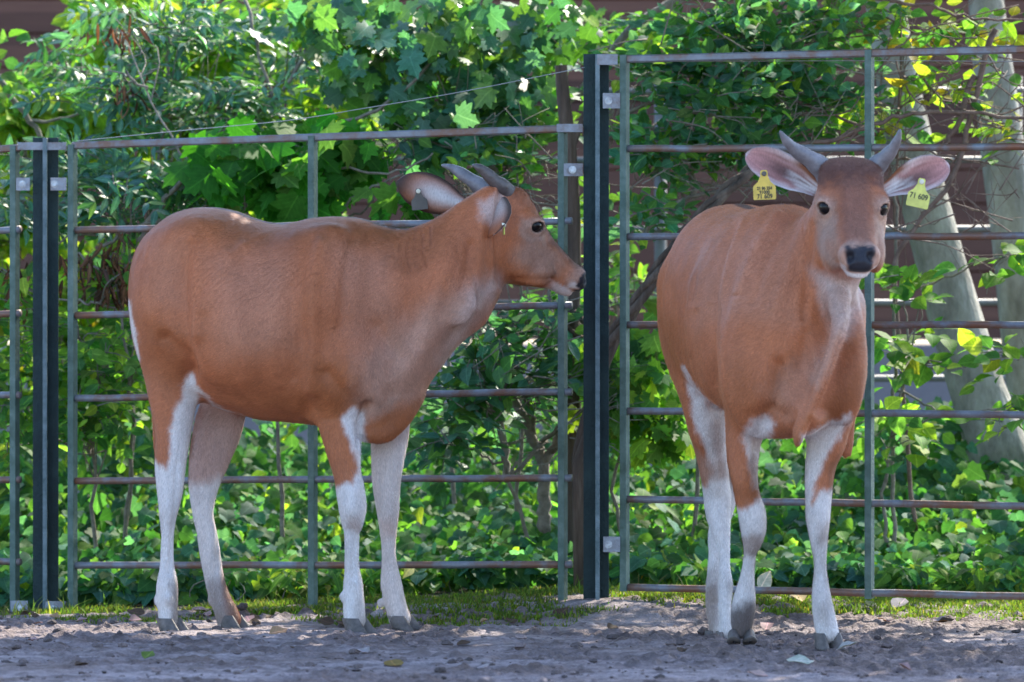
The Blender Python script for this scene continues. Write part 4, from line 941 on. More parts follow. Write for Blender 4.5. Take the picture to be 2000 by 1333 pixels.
# ------------------------------------------------------------------ leaves
def _fan(out, z):
    V = [(.0, 0, 0), (.42, 0, .0)] + out
    return np.array([(x, y, zz if len(v) < 3 else v[2]) for v, zz in ((v, z) for v in V) for x, y in [v[:2]]], float)
def T_simple(wd, droop=.10, fold=.10, tip=1.0):
    V = [(0, 0, 0), (.38, 0, .02), (.72, 0, -droop * .4), (1.0 * tip, 0, -droop)]
    E = [(.14, .62), (.36, 1.0), (.60, .86), (.82, .46)]
    for s_ in (1, -1): V += [(x, s_ * wd * y, fold * wd * y * 2 - droop * x * x * .6) for x, y in E]
    Fc = []
    for o, fl in ((4, 0), (8, 1)):
        t = [(0, o, 1), (o, o + 1, 1), (1, o + 1, o + 2), (1, o + 2, 2), (2, o + 2, o + 3), (2, o + 3, 3)]
        Fc += [a[::-1] for a in t] if fl == 0 else t
    return np.array(V, float), np.array(Fc)
def T_maple(droop=.15):
    h = [(-.06, .10), (-.12, .30), (.10, .28), (.16, .44), (.30, .58), (.38, .42), (.44, .50), (.60, .60), (.62, .40), (.60, .22), (.72, .22), (.82, .26), (.86, .12), (1.04, 0)]
    pts = [(0.0, 0)] + h + [(x, -y) for x, y in h[-2::-1]]
    V = [(.30, 0, .03)] + [(x, y, .16 * abs(y) - droop * max(x, 0) ** 2 - .12 * y * y) for x, y in pts]
    n = len(pts); Fc = [(0, 1 + i, 1 + (i + 1) % n) for i in range(n)]
    return np.array(V, float), np.array(Fc)[:, ::-1]
def T_ivy():
    h = [(-.10, .16), (-.04, .42), (.22, .40), (.36, .52), (.50, .34), (.74, .22), (1.0, 0)]
    pts = [(0.0, 0)] + h + [(x, -y) for x, y in h[-2::-1]]
    V = [(.30, 0, .04)] + [(x, y, .14 * abs(y) - .12 * x * x) for x, y in pts]
    n = len(pts); return np.array(V, float), np.array([(0, 1 + i, 1 + (i + 1) % n) for i in range(n)])[:, ::-1]
TM = {'ovate': T_simple(.30), 'lance': T_simple(.17, .16, .12), 'heart': T_simple(.40, .14, .14), 'maple': T_maple(), 'ivy': T_ivy(), 'dry': T_simple(.10, .3, .4)}

def leaf_cloud(P, D, N, L, tm, col, rs, jit=.18):
    V0, F0 = TM[tm]; n = len(P)
    D = unit(D); S_ = unit(np.cross(N, D)); N = np.cross(D, S_)
    UV = np.repeat(V0[None], n, 0); V0 = UV.copy()
    V0[:, :, 2] += rs.normal(0, .05, (n, 1)) * V0[:, :, 0] + rs.normal(0, .12, (n, 1)) * V0[:, :, 0] ** 2 + rs.normal(0, .10, (n, 1)) * np.abs(V0[:, :, 1])
    V0[:, :, 1] *= 1 + rs.normal(0, .12, (n, 1)); V0[:, :, 1] += rs.normal(0, .06, (n, 1)) * V0[:, :, 0] ** 2
    V = P[:, None] + (V0[:, :, :1] * D[:, None] + V0[:, :, 1:2] * S_[:, None] + V0[:, :, 2:3] * N[:, None]) * L[:, None, None]
    k = V0.shape[1]; Fc = (F0[None] + (np.arange(n) * k)[:, None, None]).reshape(-1, 3)
    C_ = np.repeat(col[:, None], k, 1) * (1 + rs.normal(0, .05, (n, k, 1)))
    return V.reshape(-1, 3), Fc, np.clip(C_.reshape(-1, 3), .002, 1), UV.reshape(-1, 3)
class Leaves:
    def __init__(s, seed): s.V = []; s.F = []; s.C = []; s.U = []; s.n = 0; s.rs = np.random.RandomState(seed)
    def add(s, t):
        V, Fc, C_, U = t; s.U.append(U); s.V.append(V); s.F.append(Fc + s.n); s.C.append(C_); s.n += len(V)
    def build(s, name, mat, parent=None):
        return obj(name, mesh_np(name, np.concatenate(s.V), np.concatenate(s.F), np.concatenate(s.C), smooth=True, lv=np.concatenate(s.U)), mat, parent)
def pal(rs, n, cols, var=.22):
    """per-leaf natural colour: cols = [(weight, rgb)]"""
    w_ = np.array([c[0] for c in cols], float); k = rs.choice(len(cols), n, p=w_ / w_.sum())
    c = np.array([c[1] for c in cols])[k]; return c * np.exp(rs.normal(0, var, (n, 1))) * (1 + rs.normal(0, .08, (n, 3)))
G_DEEP = (.046, .128, .040); G_MID = (.094, .195, .044); G_TEAL = (.058, .155, .112); G_YEL = (.20, .29, .042); G_GOLD = (.28, .22, .03); G_BRN = (.11, .055, .03)
ML = leaf_mat('leaf', rough=.6, spec=.14); ML_SHINY = leaf_mat('glossy_leaf', trans=.34, rough=.45, spec=.35)
ML_DRY = leaf_mat('dry_leaf', trans=.15, rough=.7, spec=.2, tint=(1.2, .9, .4))
M_BARK = noise_mat('bark', [(.06, .045, .035), (.14, .11, .085), (.22, .18, .15)], scale=18, rough=.85, bump=.7, bscale=60, stretch=(1, 1, .35))
M_TWIG = noise_mat('twig_bark', [(.10, .085, .065), (.26, .23, .19)], scale=40, rough=.8, bump=.4)
M_REDTWIG = noise_mat('reddish_twig_bark', [(.10, .055, .045), (.22, .15, .12)], scale=40, rough=.75, bump=.4)
M_GREY = noise_mat('smooth_grey_bark', [(.15, .138, .11), (.29, .27, .23), (.43, .41, .36)], scale=14, rough=.85, bump=.9, bscale=50, stretch=(1, 1, .45))
M_ROT = noise_mat('fissured_dead_wood', [(.03, .02, .015), (.085, .058, .042), (.17, .125, .095)], scale=26, rough=.9, bump=1.0, bscale=40, stretch=(1, 1, .12), dist=.02)

def shrub(name, label, base, clumps, kind, cols, L, seed, stems=(), group='shrubs behind the fence', mat=None, smat=None, sr=.008, leafn=6, face=.55, cat='shrub', dens=1.75, twigs=None):
    """base (px,py,d); clumps (px,py,d,rx_px,ry_px,rd_m,sprays); stems = extra limb paths [(px,py,d)..., r0, r1]"""
    rs = np.random.RandomState(seed); LV = Leaves(seed + 1); MBs = MB(); L = L * .78
    b = W(*base); b[2] = float(gz_smooth(b[0], b[1])) - .02
    root = empty(name, b, label, cat, group)
    paths = []
    for ci, (px, py, d, rx, ry, rd, n) in enumerate(clumps):
        n = int(n * dens); sc = d / F; c = W(px, py, d)
        u = rs.normal(0, 1, (n, 3)); u = unit(u) * (rs.rand(n, 1) ** .45); P = c + u * np.array([rx * sc, rd, ry * sc])
        P[:, 2] = np.maximum(P[:, 2], .03)
        # limb to the clump, branching off an earlier limb
        if paths:
            A_ = np.concatenate([p[2:-1] for p in paths]); dd_ = np.linalg.norm(A_ - c, axis=1) + 1.5 * np.maximum(0, A_[:, 2] - c[2] + .05); s0 = A_[dd_.argmin()]
            if dd_.min() > np.linalg.norm((b - c)[[0, 1]]) + .6 * abs(b[2] - c[2]): s0 = b + np.array([rs.normal(0, .05), rs.normal(0, .05), 0])
        else: s0 = b
        mid = (s0 + c) / 2 + rs.normal(0, .05, 3); r0 = sr if not paths else sr * .6
        path = catmull([s0, mid, c], 6); path[1:-1] += rs.normal(0, .006, (len(path) - 2, 3)); paths.append(path); MBs.tube(path, np.linspace(r0, r0 * .4, len(path)), 6)
        for q in range(max(3, n // 3)):
            e = P[rs.randint(n)] + rs.normal(0, .03, 3); s0 = path[rs.randint(len(path) // 2, len(path))]; m2 = (s0 + e) / 2 + rs.normal(0, .035, 3)
            MBs.tube(catmull([s0, m2, e], 3), np.linspace(sr * .32, .0013, 7), 5)
        out = unit(P - b + np.array([0, -.3, .2])); az = rs.rand(n) * 2 * np.pi
        Dr = unit(np.stack([np.cos(az), np.sin(az) * .7 - .2, rs.normal(-.12, .28, n)], 1) + .35 * out)
        if kind == 'ash':
            k = leafn; Lr = L * 2.6 * (0.8 + .4 * rs.rand(n)); Dr[:, 2] -= .12
            Dr = unit(Dr); Nn = unit(np.array([0, -face, .8]) + rs.normal(0, .35, (n, 3))); Sd = unit(np.cross(Nn, Dr)); Nn = np.cross(Dr, Sd)
            for j in range(k):
                for sg in (-1, 1):
                    t = .22 + .70 * j / (k - 1); p = P + Dr * (Lr * t)[:, None] - np.array([0, 0, 1]) * (Lr * .22 * t * t)[:, None]
                    dd = unit(Sd * sg + Dr * .55 + np.array([0, 0, -.22]) + rs.normal(0, .12, (n, 3)))
                    LV.add(leaf_cloud(p, dd, Nn + rs.normal(0, .18, (n, 3)), L * (.85 + .3 * rs.rand(n)) * (1 - .25 * abs(t - .55)), 'lance', pal(rs, n, cols, .14), rs))
            p = P + Dr * (Lr * .95)[:, None] - np.array([0, 0, 1]) * (Lr * .2)[:, None]
            LV.add(leaf_cloud(p, Dr + np.array([0, 0, -.35]), Nn, L * (.9 + .3 * rs.rand(n)), 'lance', pal(rs, n, cols, .14), rs))
            for q in range(0, n, 2):
                t = np.linspace(0, 1, 5)[:, None]; MBs.tube(P[q] + Dr[q] * Lr[q] * t - np.array([0, 0, 1]) * Lr[q] * .22 * t * t, np.linspace(.0020, .0010, 5), 4, cap=False)
        elif kind == 'maple':
            for j in range(leafn):
                p = P + rs.normal(0, .05, (n, 3)); az = rs.rand(n) * 2 * np.pi
                dd = unit(np.stack([np.cos(az), np.sin(az) * .6 - .3, -.35 - .7 * rs.rand(n)], 1))
                LV.add(leaf_cloud(p, dd, unit(np.array([0, -face, .55]) + rs.normal(0, .42, (n, 3))), L * (.6 + .8 * rs.rand(n)), 'maple', pal(rs, n, cols, .2), rs))
        elif kind == 'dry':
            for j in range(leafn):
                p = P + rs.normal(0, .03, (n, 3)) * np.array([1, 1, .6]); dd = unit(np.array([0, 0, -1.0]) + rs.normal(0, .3, (n, 3)))
                LV.add(leaf_cloud(p, dd, rs.normal(0, 1, (n, 3)), L * (.6 + .8 * rs.rand(n)), 'dry', pal(rs, n, cols, .3), rs))
        else:
            Lt = L * leafn * .42
            Dr = unit(Dr); Nn = unit(np.array([0, -face, .8]) + rs.normal(0, .4, (n, 3))); Sd = unit(np.cross(Nn, Dr))
            for j in range(leafn):
                t = j / max(1, leafn - 1); sg = 1 if j % 2 else -1
                p = P + Dr * (Lt * t) - np.array([0, 0, 1]) * (Lt * .25 * t * t)
                dd = unit(Sd * sg * (1 - .7 * t) + Dr * (.45 + .6 * t) + np.array([0, 0, -.25]) + rs.normal(0, .2, (n, 3)))
                LV.add(leaf_cloud(p, dd, Nn + rs.normal(0, .3, (n, 3)), L * (.6 + .6 * rs.rand(n)), kind, pal(rs, n, cols, .18), rs))
            for q in range(0, n, 2):
                t = np.linspace(0, 1, 4)[:, None]; MBs.tube(P[q] + Dr[q] * Lt * t - np.array([0, 0, 1]) * Lt * .25 * t * t, np.linspace(.0022, .0010, 4), 4, cap=False)
    if twigs:
        (tx0, tx1, ty0, ty1, td, tn_) = twigs
        for q in range(tn_):
            tx, ty = rs.uniform(tx0, tx1), rs.uniform(ty0, ty1); L_ = rs.uniform(60, 190); an = rs.uniform(-1.0, .45) if rs.rand() < .7 else rs.uniform(2.4, 4.0); dd_ = td + rs.uniform(-.15, .25)
            p0 = W(tx, ty, dd_); p2 = W(tx + L_ * math.cos(an), ty + L_ * math.sin(an), dd_ + rs.uniform(-.12, .12)); p1 = (p0 + p2) / 2 + rs.normal(0, .025, 3); pp = catmull([p0, p1, p2], 5); MBs.tube(pp, [.0028, .0011], 5)
            for e_ in range(rs.randint(1, 4)):
                s0 = pp[rs.randint(2, 9)]; MBs.tube(catmull([s0, s0 + rs.normal(0, .02, 3) + (p2 - p0) * .15, s0 + rs.normal(0, .06, 3) + (p2 - p0) * .3], 3), [.0015, .0008], 4)
    for st in stems:
        pts = [W(*p) for p in st[:-2]]; P = catmull(pts, 6); P = P + np.random.RandomState(seed + 7).normal(0, .004, P.shape)
        MBs.tube(P, np.linspace(st[-2], st[-1], len(P)), 8)
    if MBs.n: MBs.build('stem', smat or M_TWIG, root, smooth=True)
    LV.build('foliage', mat or ML, root)
    return root

# ------------------------------------------------------------------ far background: timber building, tubular rails
def building():
    d = 22.0; y = d - DCAM; root = empty('timber_building', (0, y + .2, 0), 'dark brown timber-clad building with a pale plinth behind the shrubs', 'building')
    m, n, l, b = mat_new('brown_boards'); tc = n.new('ShaderNodeTexCoord'); sp = n.new('ShaderNodeSeparateXYZ'); l.new(tc.outputs['Object'], sp.inputs[0])
    mt = n.new('ShaderNodeMath'); mt.operation = 'MULTIPLY'; mt.inputs[1].default_value = 1 / .145; l.new(sp.outputs[2], mt.inputs[0])
    fl = n.new('ShaderNodeMath'); fl.operation = 'FLOOR'; l.new(mt.outputs[0], fl.inputs[0])
    wn = n.new('ShaderNodeTexWhiteNoise'); wn.noise_dimensions = '1D'; l.new(fl.outputs[0], wn.inputs['W'])
    mp = n.new('ShaderNodeMapping'); mp.inputs['Scale'].default_value = (1.2, 1, 26); l.new(tc.outputs['Object'], mp.inputs[0])
    nz = n.new('ShaderNodeTexNoise'); nz.inputs['Scale'].default_value = 3; nz.inputs['Detail'].default_value = 7; l.new(mp.outputs[0], nz.inputs['Vector'])
    ad = n.new('ShaderNodeMath'); ad.operation = 'ADD'; l.new(nz.outputs['Fac'], ad.inputs[0]); l.new(wn.outputs[0], ad.inputs[1])
    hf = n.new('ShaderNodeMath'); hf.operation = 'MULTIPLY'; hf.inputs[1].default_value = .5; l.new(ad.outputs[0], hf.inputs[0])
    r = ramp(n, [(.2, (.045, .016, .010)), (.5, (.10, .038, .024)), (.8, (.165, .068, .044))]); l.new(hf.outputs[0], r.inputs[0]); l.new(r.outputs[0], b.inputs['Base Color']); b.inputs['Roughness'].default_value = .7
    mb = MB(); z = .78
    while z < 3.3: mb.box((-1.5, y, z + .072), (15, .03, .138)); mb.box((-1.5, y + .03, z + .145), (15, .02, .03)); z += .145
    mb.build('wall', m, root)
    MB().box((-1.5, y - .02, .33), (15.2, .10, .86)).build('plinth', noise_mat('pale_plinth', [(.16, .14, .15), (.26, .23, .25)], scale=2.5, rough=.85, bump=.2), root)
    MB().box((-1.5, y + .1, 3.36), (15.6, .7, .09)).build('roof_edge', plain('roof_edge', (.05, .05, .05), .6), root)
building()
def rail_fence():
    d = 18.4; root = empty('rail_fence', W(1500, 1000, d) * np.array([1, 1, 0]), 'pale tubular rail fence half hidden by the shrubs in the background', 'fence')
    mt = noise_mat('pale_tube', [(.10, .10, .09), (.20, .20, .195)], scale=6, rough=.55, metal=.2)
    for py in (178, 313, 448, 592, 740, 886):
        MB().tube([W(630, py, d), W(1300, py + 1, d), W(2300, py - 2, d)], .0125, 10).build('rail', mt, root, smooth=True)
    for px in (636, 1290, 1985): MB().tube([W(px, 150, d + .04), W(px, 1150, d + .04)], .022, 10).build('post', mt, root, smooth=True)
rail_fence()
# ------------------------------------------------------------------ trees
def trunk_mesh(path, r0, r1, seed, amp=.06, n=20):
    P = catmull([W(*p) for p in path], 10); m = len(P); MBx = MB().tube(P, np.linspace(r0, r1, m), n)
    V, Fq = MBx.data(); c = P[np.minimum(np.arange(len(V)) // n, m - 1)]; rad = V - c
    f = 1 + amp * fbm(np.stack([V[:, 0] * 6, V[:, 1] * 6, V[:, 2] * 2.2], 1), seed, 3); return c + rad * f[:, None], Fq
SD_ = np.array(S_DIR); SUN_GAPS = [(W(655, 428, 14.25), .06), (W(710, 430, 14.2), .06), (W(850, 740, 14.1), .08), (W(790, 930, 14.2), .09), (W(330, 1236, 14.2), .06), (W(1560, 1190, 14.4), .09), (W(940, 1205, 14.5), .10)]  # openings cut through the crown leaves so sun reaches chosen spots
def tree(label, base, trunk, mat, seed, crown, group=None, cols=None, L=.085, limbs=(), name='tree', amp=.06):
    """trunk = (path, r0, r1); crown = [(x,y,z, rx,ry,rz, n)] in metres"""
    b = W(*base); b[2] = 0
    root = empty(name, b, label, 'tree', group)
    V, Fq = trunk_mesh(*trunk, seed, amp); mb = MB().add(V, Fq)
    for lm in limbs: V, Fq = trunk_mesh(*lm, seed + 3, .05, 12); mb.add(V, Fq)
    top = np.asarray(W(*trunk[0][-1]))
    rs = np.random.RandomState(seed); LV = Leaves(seed)
    for (x, y, z, rx, ry, rz, n) in crown:
        c = np.array([x, y, z]); mb.tube(catmull([top, (top + c) / 2 + rs.normal(0, .12, 3), c], 5), np.linspace(.035, .012, 11), 7)
        u = unit(rs.normal(0, 1, (n, 3))) * (rs.rand(n, 1) ** .4); P = c + u * np.array([rx, ry, rz])
        for q in range(6):
            e = P[rs.randint(n)]; mb.tube(catmull([c + rs.normal(0, .05, 3), (c + e) / 2 + rs.normal(0, .06, 3), e], 3), np.linspace(.010, .003, 7), 5)
        for tg, tr_ in SUN_GAPS:
            q_ = P - tg; q_ = q_ - (q_ @ SD_)[:, None] * SD_; P = P[np.linalg.norm(q_, axis=1) > tr_]
        n = len(P); az = rs.rand(n) * 2 * np.pi; dd = unit(np.stack([np.cos(az), np.sin(az), -.4 + 0 * az], 1) + rs.normal(0, .2, (n, 3)))
        LV.add(leaf_cloud(P, dd, unit(np.array([.15, .1, .9]) + rs.normal(0, .35, (n, 3))), L * (.7 + .6 * rs.rand(n)), 'heart', pal(rs, n, cols or [(1, G_MID), (1, G_DEEP), (.3, G_YEL)]), rs))
    mb.build('trunk', mat, root, smooth=True)
    if crown: LV.build('crown', ML, root)
    return root

GRP_T = 'grey barked trees behind the right panel'
tree('leaning smooth grey tree trunk behind the taller fence panel, left of the two', (1968, 1080, 16.7), ([(1985, 1085, 16.7), (1962, 930, 16.7), (1918, 790, 16.72), (1870, 640, 16.76), (1820, 450, 16.8), (1768, 240, 16.86), (1735, 40, 16.92), (1700, -160, 17.0)], .108, .058), M_GREY, 11,
    [(1.0, 1.9, 2.85, .75, .6, .35, 700), (1.9, 2.0, 3.0, .75, .7, .40, 700), (0.35, 1.7, 2.8, .55, .5, .3, 300), (1.3, 1.0, 2.7, .65, .5, .3, 460), (2.3, 1.0, 2.75, .7, .5, .3, 480), (.4, 1.0, 2.65, .7, .45, .3, 460), (-.35, 1.2, 2.7, .5, .5, .3, 230), (-.15, 1.75, 2.8, .35, .35, .2, 170), (1.65, .35, 2.6, .6, .45, .25, 420), (.1, .45, 2.6, .6, .45, .25, 400), (.9, .4, 2.65, .6, .45, .25, 400), (2.5, .3, 2.7, .6, .45, .25, 400)], GRP_T, L=.115)  # crown clumps above the view, added to shade the calves and foreground
tree('upright smooth grey tree trunk at the right edge behind the fence', (2050, 1080, 17.3), ([(2060, 1100, 17.3), (2035, 850, 17.3), (2005, 650, 17.3), (1985, 480, 17.3), (1960, 300, 17.35), (1938, 120, 17.4), (1922, -40, 17.45), (1910, -200, 17.5)], .105, .050), M_GREY, 23,
    [(2.8, 2.0, 3.0, .8, .8, .45, 520), (3.6, 2.6, 3.2, .7, .7, .4, 220)], GRP_T, L=.115)
def dead():
    b = W(1122, 1120, 15.75); b[2] = .02; root = empty('dead_tree', b, 'broken dead trunk with fissured brown wood beside the centre post', 'tree')
    V, Fq = trunk_mesh([(1126, 1110, 15.75), (1122, 900, 15.75), (1118, 700, 15.74), (1120, 480, 15.72), (1112, 300, 15.7), (1100, 190, 15.7), (1096, 128, 15.7)], .026, .019, 3, .3, 18)
    mb = MB().add(V, Fq)
    for p in ([(1118, 760, 15.74), (1160, 690, 15.7), (1110, 640, 15.66), (1090, 600, 15.6)], [(1112, 300, 15.7), (1140, 230, 15.7), (1170, 160, 15.72)], [(1120, 610, 15.72), (1150, 640, 15.6), (1165, 720, 15.55)]):
        mb.tube(catmull([W(*q) for q in p], 6), np.linspace(.014, .004, 19), 7)
    mb.build('trunk', M_ROT, root, smooth=True)
dead()
def vine():
    b = W(1170, 760, 15.35); root = empty('twisted_vine', (b[0], b[1], .02), 'dark braided woody vine slanting up behind the calf that faces the viewer', 'vine')
    mb = MB()
    for k in range(3):
        pts = [W(1130, 900, 15.35), W(1185, 690, 15.35), W(1245, 590, 15.3), W(1320, 480, 15.25), W(1390, 400, 15.25), W(1470, 330, 15.3), W(1560, 290, 15.35)]
        P = catmull(pts, 8); t = np.arange(len(P)); P = P + np.stack([.011 * np.cos(t * .42 + k * 2.1), .011 * np.sin(t * .42 + k * 2.1), .011 * np.sin(t * .42 + k * 2.1)], 1)
        P = np.concatenate([[np.array([b[0] - .06, b[1], .0])], P]); mb.tube(P, np.linspace(.015, .009, len(P)), 8)
    mb.build('stem', M_ROT, root, smooth=True)
vine()

# ------------------------------------------------------------------ shrubs (clump = px, py, distance, rx, ry, depth, sprays)
SH = dict(kind='ash', leafn=4)
shrub('ash_sapling', 'blue-green ash-leaved shrub filling the upper left behind the fence', (330, 1150, 16.6), [(330, 60, 16.6, 150, 70, .25, 46), (250, 180, 16.5, 130, 60, .25, 40), (450, 215, 16.4, 140, 60, .25, 46), (600, 90, 16.7, 110, 80, .25, 34), (160, 110, 16.8, 70, 60, .2, 14), (520, 300, 16.4, 110, 60, .2, 26)],
    'ash', [(3, G_TEAL), (2, G_DEEP), (1.2, G_MID)], .078, 101, leafn=4, dens=1.3, mat=ML_SHINY, stems=[[(600, 100, 16.4), (540, 190, 16.35), (430, 260, 16.3), (300, 300, 16.3), .007, .004], [(480, 0, 16.5), (520, 160, 16.4), (560, 260, 16.4), (620, 360, 16.4), .006, .003]])
shrub('ash_sapling', 'dusky ash-leaved shrub with drooping silvery leaflets level with the side-on calf\'s back', (230, 1150, 16.2), [(230, 385, 16.0, 130, 60, .2, 34), (70, 400, 16.1, 90, 60, .2, 22), (400, 370, 16.1, 110, 50, .2, 22), (160, 300, 16.2, 120, 40, .2, 20)],
    'ash', [(3, G_TEAL), (2, G_DEEP), (.5, G_MID)], .080, 113, leafn=4, dens=1.3, mat=ML_SHINY, stems=[[(270, 470, 15.9), (310, 400, 15.9), (370, 350, 15.9), (440, 365, 15.9), (560, 372, 15.9), .009, .006], [(250, 440, 15.95), (330, 440, 15.9), (430, 390, 15.9), (540, 350, 15.9), .007, .004], [(200, 480, 15.9), (300, 430, 15.9), (420, 420, 15.9), .006, .004]])
shrub('sunlit_bush', 'bright yellow-green sunlit bush at the far left above the fence', (40, 1100, 17.6), [(50, 215, 17.4, 90, 45, .2, 30), (120, 300, 17.6, 110, 60, .2, 28), (20, 420, 17.6, 90, 90, .2, 28)], 'heart', [(4, G_YEL), (2, G_MID)], .085, 127, leafn=6, dens=2.1,
    stems=[[(-20, 130, 17.0), (58, 238, 17.0), (95, 290, 17.0), .010, .008], [(58, 238, 17.0), (130, 232, 17.0), (205, 195, 17.0), .006, .003]])
shrub('sunlit_bush', 'bright yellow-green bush glowing in sunlight behind the ash leaves at the top left', (330, 1100, 17.9), [(300, 120, 17.8, 150, 90, .2, 46), (520, 60, 17.9, 140, 80, .2, 34), (430, 260, 17.8, 170, 80, .2, 46), (640, 230, 17.9, 80, 90, .3, 34), (240, 20, 17.8, 70, 40, .3, 26), (180, 210, 17.7, 90, 60, .3, 36)], 'heart', [(4, G_YEL), (2, G_MID)], .080, 131, leafn=6, dens=2.1)
shrub('sunlit_bush', 'sunlit bush behind the left half of the fence, below rail height of the calf\'s rump', (180, 1100, 17.8), [(180, 560, 17.6, 130, 110, .2, 46), (120, 760, 17.6, 130, 110, .2, 46), (230, 720, 17.5, 70, 110, .3, 40), (560, 470, 17.9, 150, 110, .3, 40), (40, 640, 17.5, 70, 120, .3, 30)], 'heart', [(3, G_YEL), (3, G_MID), (.3, G_GOLD)], .085, 137, leafn=5)
shrub('hazel_bush', 'loose shady bush with drooping dried clusters left of the side-on calf', (200, 1150, 16.0), [(200, 700, 15.9, 70, 90, .2, 22), (60, 650, 15.9, 70, 120, .2, 24), (230, 560, 15.9, 40, 60, .15, 9), (180, 820, 15.8, 90, 60, .2, 26), (30, 820, 15.8, 40, 80, .2, 14)], 'ovate', [(2, G_MID), (2, G_DEEP), (.6, G_YEL)], .075, 139, leafn=5)
shrub('dried_seed_clusters', 'brown dried seed clusters hanging left of the side-on calf\'s rump', (235, 1150, 16.1), [(215, 500, 15.8, 35, 45, .1, 9), (235, 560, 15.8, 30, 50, .1, 9), (150, 520, 15.9, 20, 40, .1, 5), (40, 560, 15.9, 25, 60, .1, 6), (455, 415, 16.0, 40, 25, .1, 5), (235, 60, 16.2, 25, 25, .1, 4), (250, 165, 16.2, 40, 25, .1, 4)], 'dry', [(1, G_BRN), (.5, (.05, .03, .02))], .07, 149, leafn=9, dens=.8, mat=ML_DRY, group=None, cat='seed clusters')
# maples in the middle
shrub('maple_sapling', 'large-leaved maple sapling with blue-green leaves above the side-on calf', (900, 1150, 16.3), [(870, 60, 16.2, 130, 70, .2, 26), (740, 130, 16.2, 110, 90, .2, 26), (980, 190, 16.2, 110, 70, .2, 20), (1080, 40, 16.3, 70, 60, .2, 12), (660, 30, 16.3, 90, 50, .2, 16), (880, 230, 16.1, 110, 60, .2, 18)],
    'maple', [(3, G_TEAL), (2, G_MID), (1, G_DEEP)], .088, 151, leafn=5, dens=1.3, mat=ML_SHINY, stems=[[(1340, -10, 16.4), (1230, 60, 16.3), (1120, 190, 16.2), (1020, 230, 16.2), (960, 240, 16.2), .016, .008], [(640, 250, 16), (760, 200, 16), (900, 60, 16.1), (960, -20, 16.1), .006, .004]])
shrub('maple_sapling', 'maple sapling with big bright green leaves behind the middle upright of the left panel', (560, 1150, 16.0), [(470, 335, 15.8, 60, 45, .12, 8), (590, 350, 15.8, 60, 55, .12, 9), (640, 300, 15.9, 70, 40, .12, 8), (790, 390, 15.8, 40, 30, .1, 4), (560, 300, 15.9, 120, 40, .15, 9)], 'maple', [(3, (.035, .15, .02)), (1, G_MID)], .108, 157, leafn=4,
    stems=[[(600, 420, 15.8), (650, 330, 15.8), (760, 340, 15.8), (850, 300, 15.8), .005, .003], [(640, 450, 15.8), (700, 380, 15.8), (790, 340, 15.8), .006, .003]])
shrub('ovate_leaved_shrub', 'thin leafy shrub with grey twigs between the horns and the centre post', (1000, 1150, 16.1), [(1010, 330, 16.0, 60, 45, .15, 8), (930, 300, 16.0, 70, 35, .15, 9), (1060, 250, 16.1, 60, 40, .15, 7), (1100, 440, 16.0, 30, 50, .15, 6), (760, 300, 16.0, 90, 30, .15, 9)], 'ovate', [(2, G_TEAL), (2, G_MID), (.4, G_YEL)], .075, 163, leafn=5, twigs=(620, 1130, 270, 520, 15.9, 40),
    stems=[[(1010, 560, 16.0), (995, 420, 16.0), (960, 320, 16.0), (905, 250, 16.0), .010, .008], [(680, 380, 15.9), (740, 370, 15.9), (790, 355, 15.9), .007, .006], [(660, 440, 15.9), (720, 400, 15.9), (735, 330, 15.9), .004, .002]])
shrub('elder_shrub', 'many-stemmed shrub forking low behind the side-on calf\'s chest', (1062, 1040, 15.85), [(940, 700, 15.6, 70, 45, .15, 13), (1030, 640, 15.7, 60, 45, .15, 11), (900, 790, 15.6, 50, 50, .15, 10), (1000, 770, 15.7, 80, 40, .15, 12), (1060, 720, 15.7, 50, 50, .15, 8), (880, 860, 15.6, 60, 40, .15, 10)], 'ovate', [(3, G_TEAL), (2, G_DEEP), (1, G_MID)], .085, 167, leafn=6, mat=ML_SHINY, twigs=(880, 1150, 560, 900, 15.6, 40),
    stems=[[(1062, 1040, 15.85), (1064, 960, 15.84), (1060, 900, 15.84), (1030, 830, 15.82), (985, 740, 15.8), (960, 640, 15.8), .022, .010], [(1062, 905, 15.84), (1095, 850, 15.84), (1120, 770, 15.84), (1108, 640, 15.84), .015, .008], [(1040, 850, 15.83), (1045, 760, 15.8), (1080, 660, 15.8), (1075, 560, 15.8), .010, .005], [(990, 940, 15.9), (985, 850, 15.9), (960, 760, 15.9), (955, 690, 15.9), .012, .006], [(1050, 870, 15.8), (1100, 830, 15.7), (1165, 780, 15.6), .008, .005], [(930, 640, 15.7), (940, 560, 15.7), (960, 500, 15.7), .006, .003], [(1065, 860, 15.8), (1000, 930, 15.7), (1010, 900, 15.7), .008, .004]])
# right
shrub('ovate_leaved_shrub', 'dense small-leaved blue-green shrub right of the centre post', (1350, 1150, 16.0), [(1290, 150, 15.9, 70, 60, .2, 26), (1400, 190, 15.8, 90, 70, .2, 36), (1530, 130, 15.9, 100, 70, .2, 36), (1300, 290, 15.8, 70, 60, .2, 24), (1430, 290, 15.8, 80, 50, .15, 20), (1600, 220, 15.9, 70, 60, .2, 20), (1420, 50, 16.0, 150, 50, .2, 40), (1250, 420, 15.8, 40, 60, .15, 10), (1620, 40, 16, 80, 45, .2, 18)],
    'ovate', [(3, G_TEAL), (2, G_DEEP), (1, G_MID), (.2, G_YEL)], .068, 173, leafn=7, twigs=(1220, 1640, 60, 470, 15.75, 55), stems=[[(1225, 220, 15.9), (1350, 180, 15.9), (1480, 200, 15.9), (1600, 150, 15.9), .006, .003], [(1250, 470, 15.8), (1310, 400, 15.8), (1420, 370, 15.8), (1480, 350, 15.8), .008, .004], [(1360, 140, 15.9), (1358, 250, 15.9), (1352, 390, 15.9), .014, .010]])
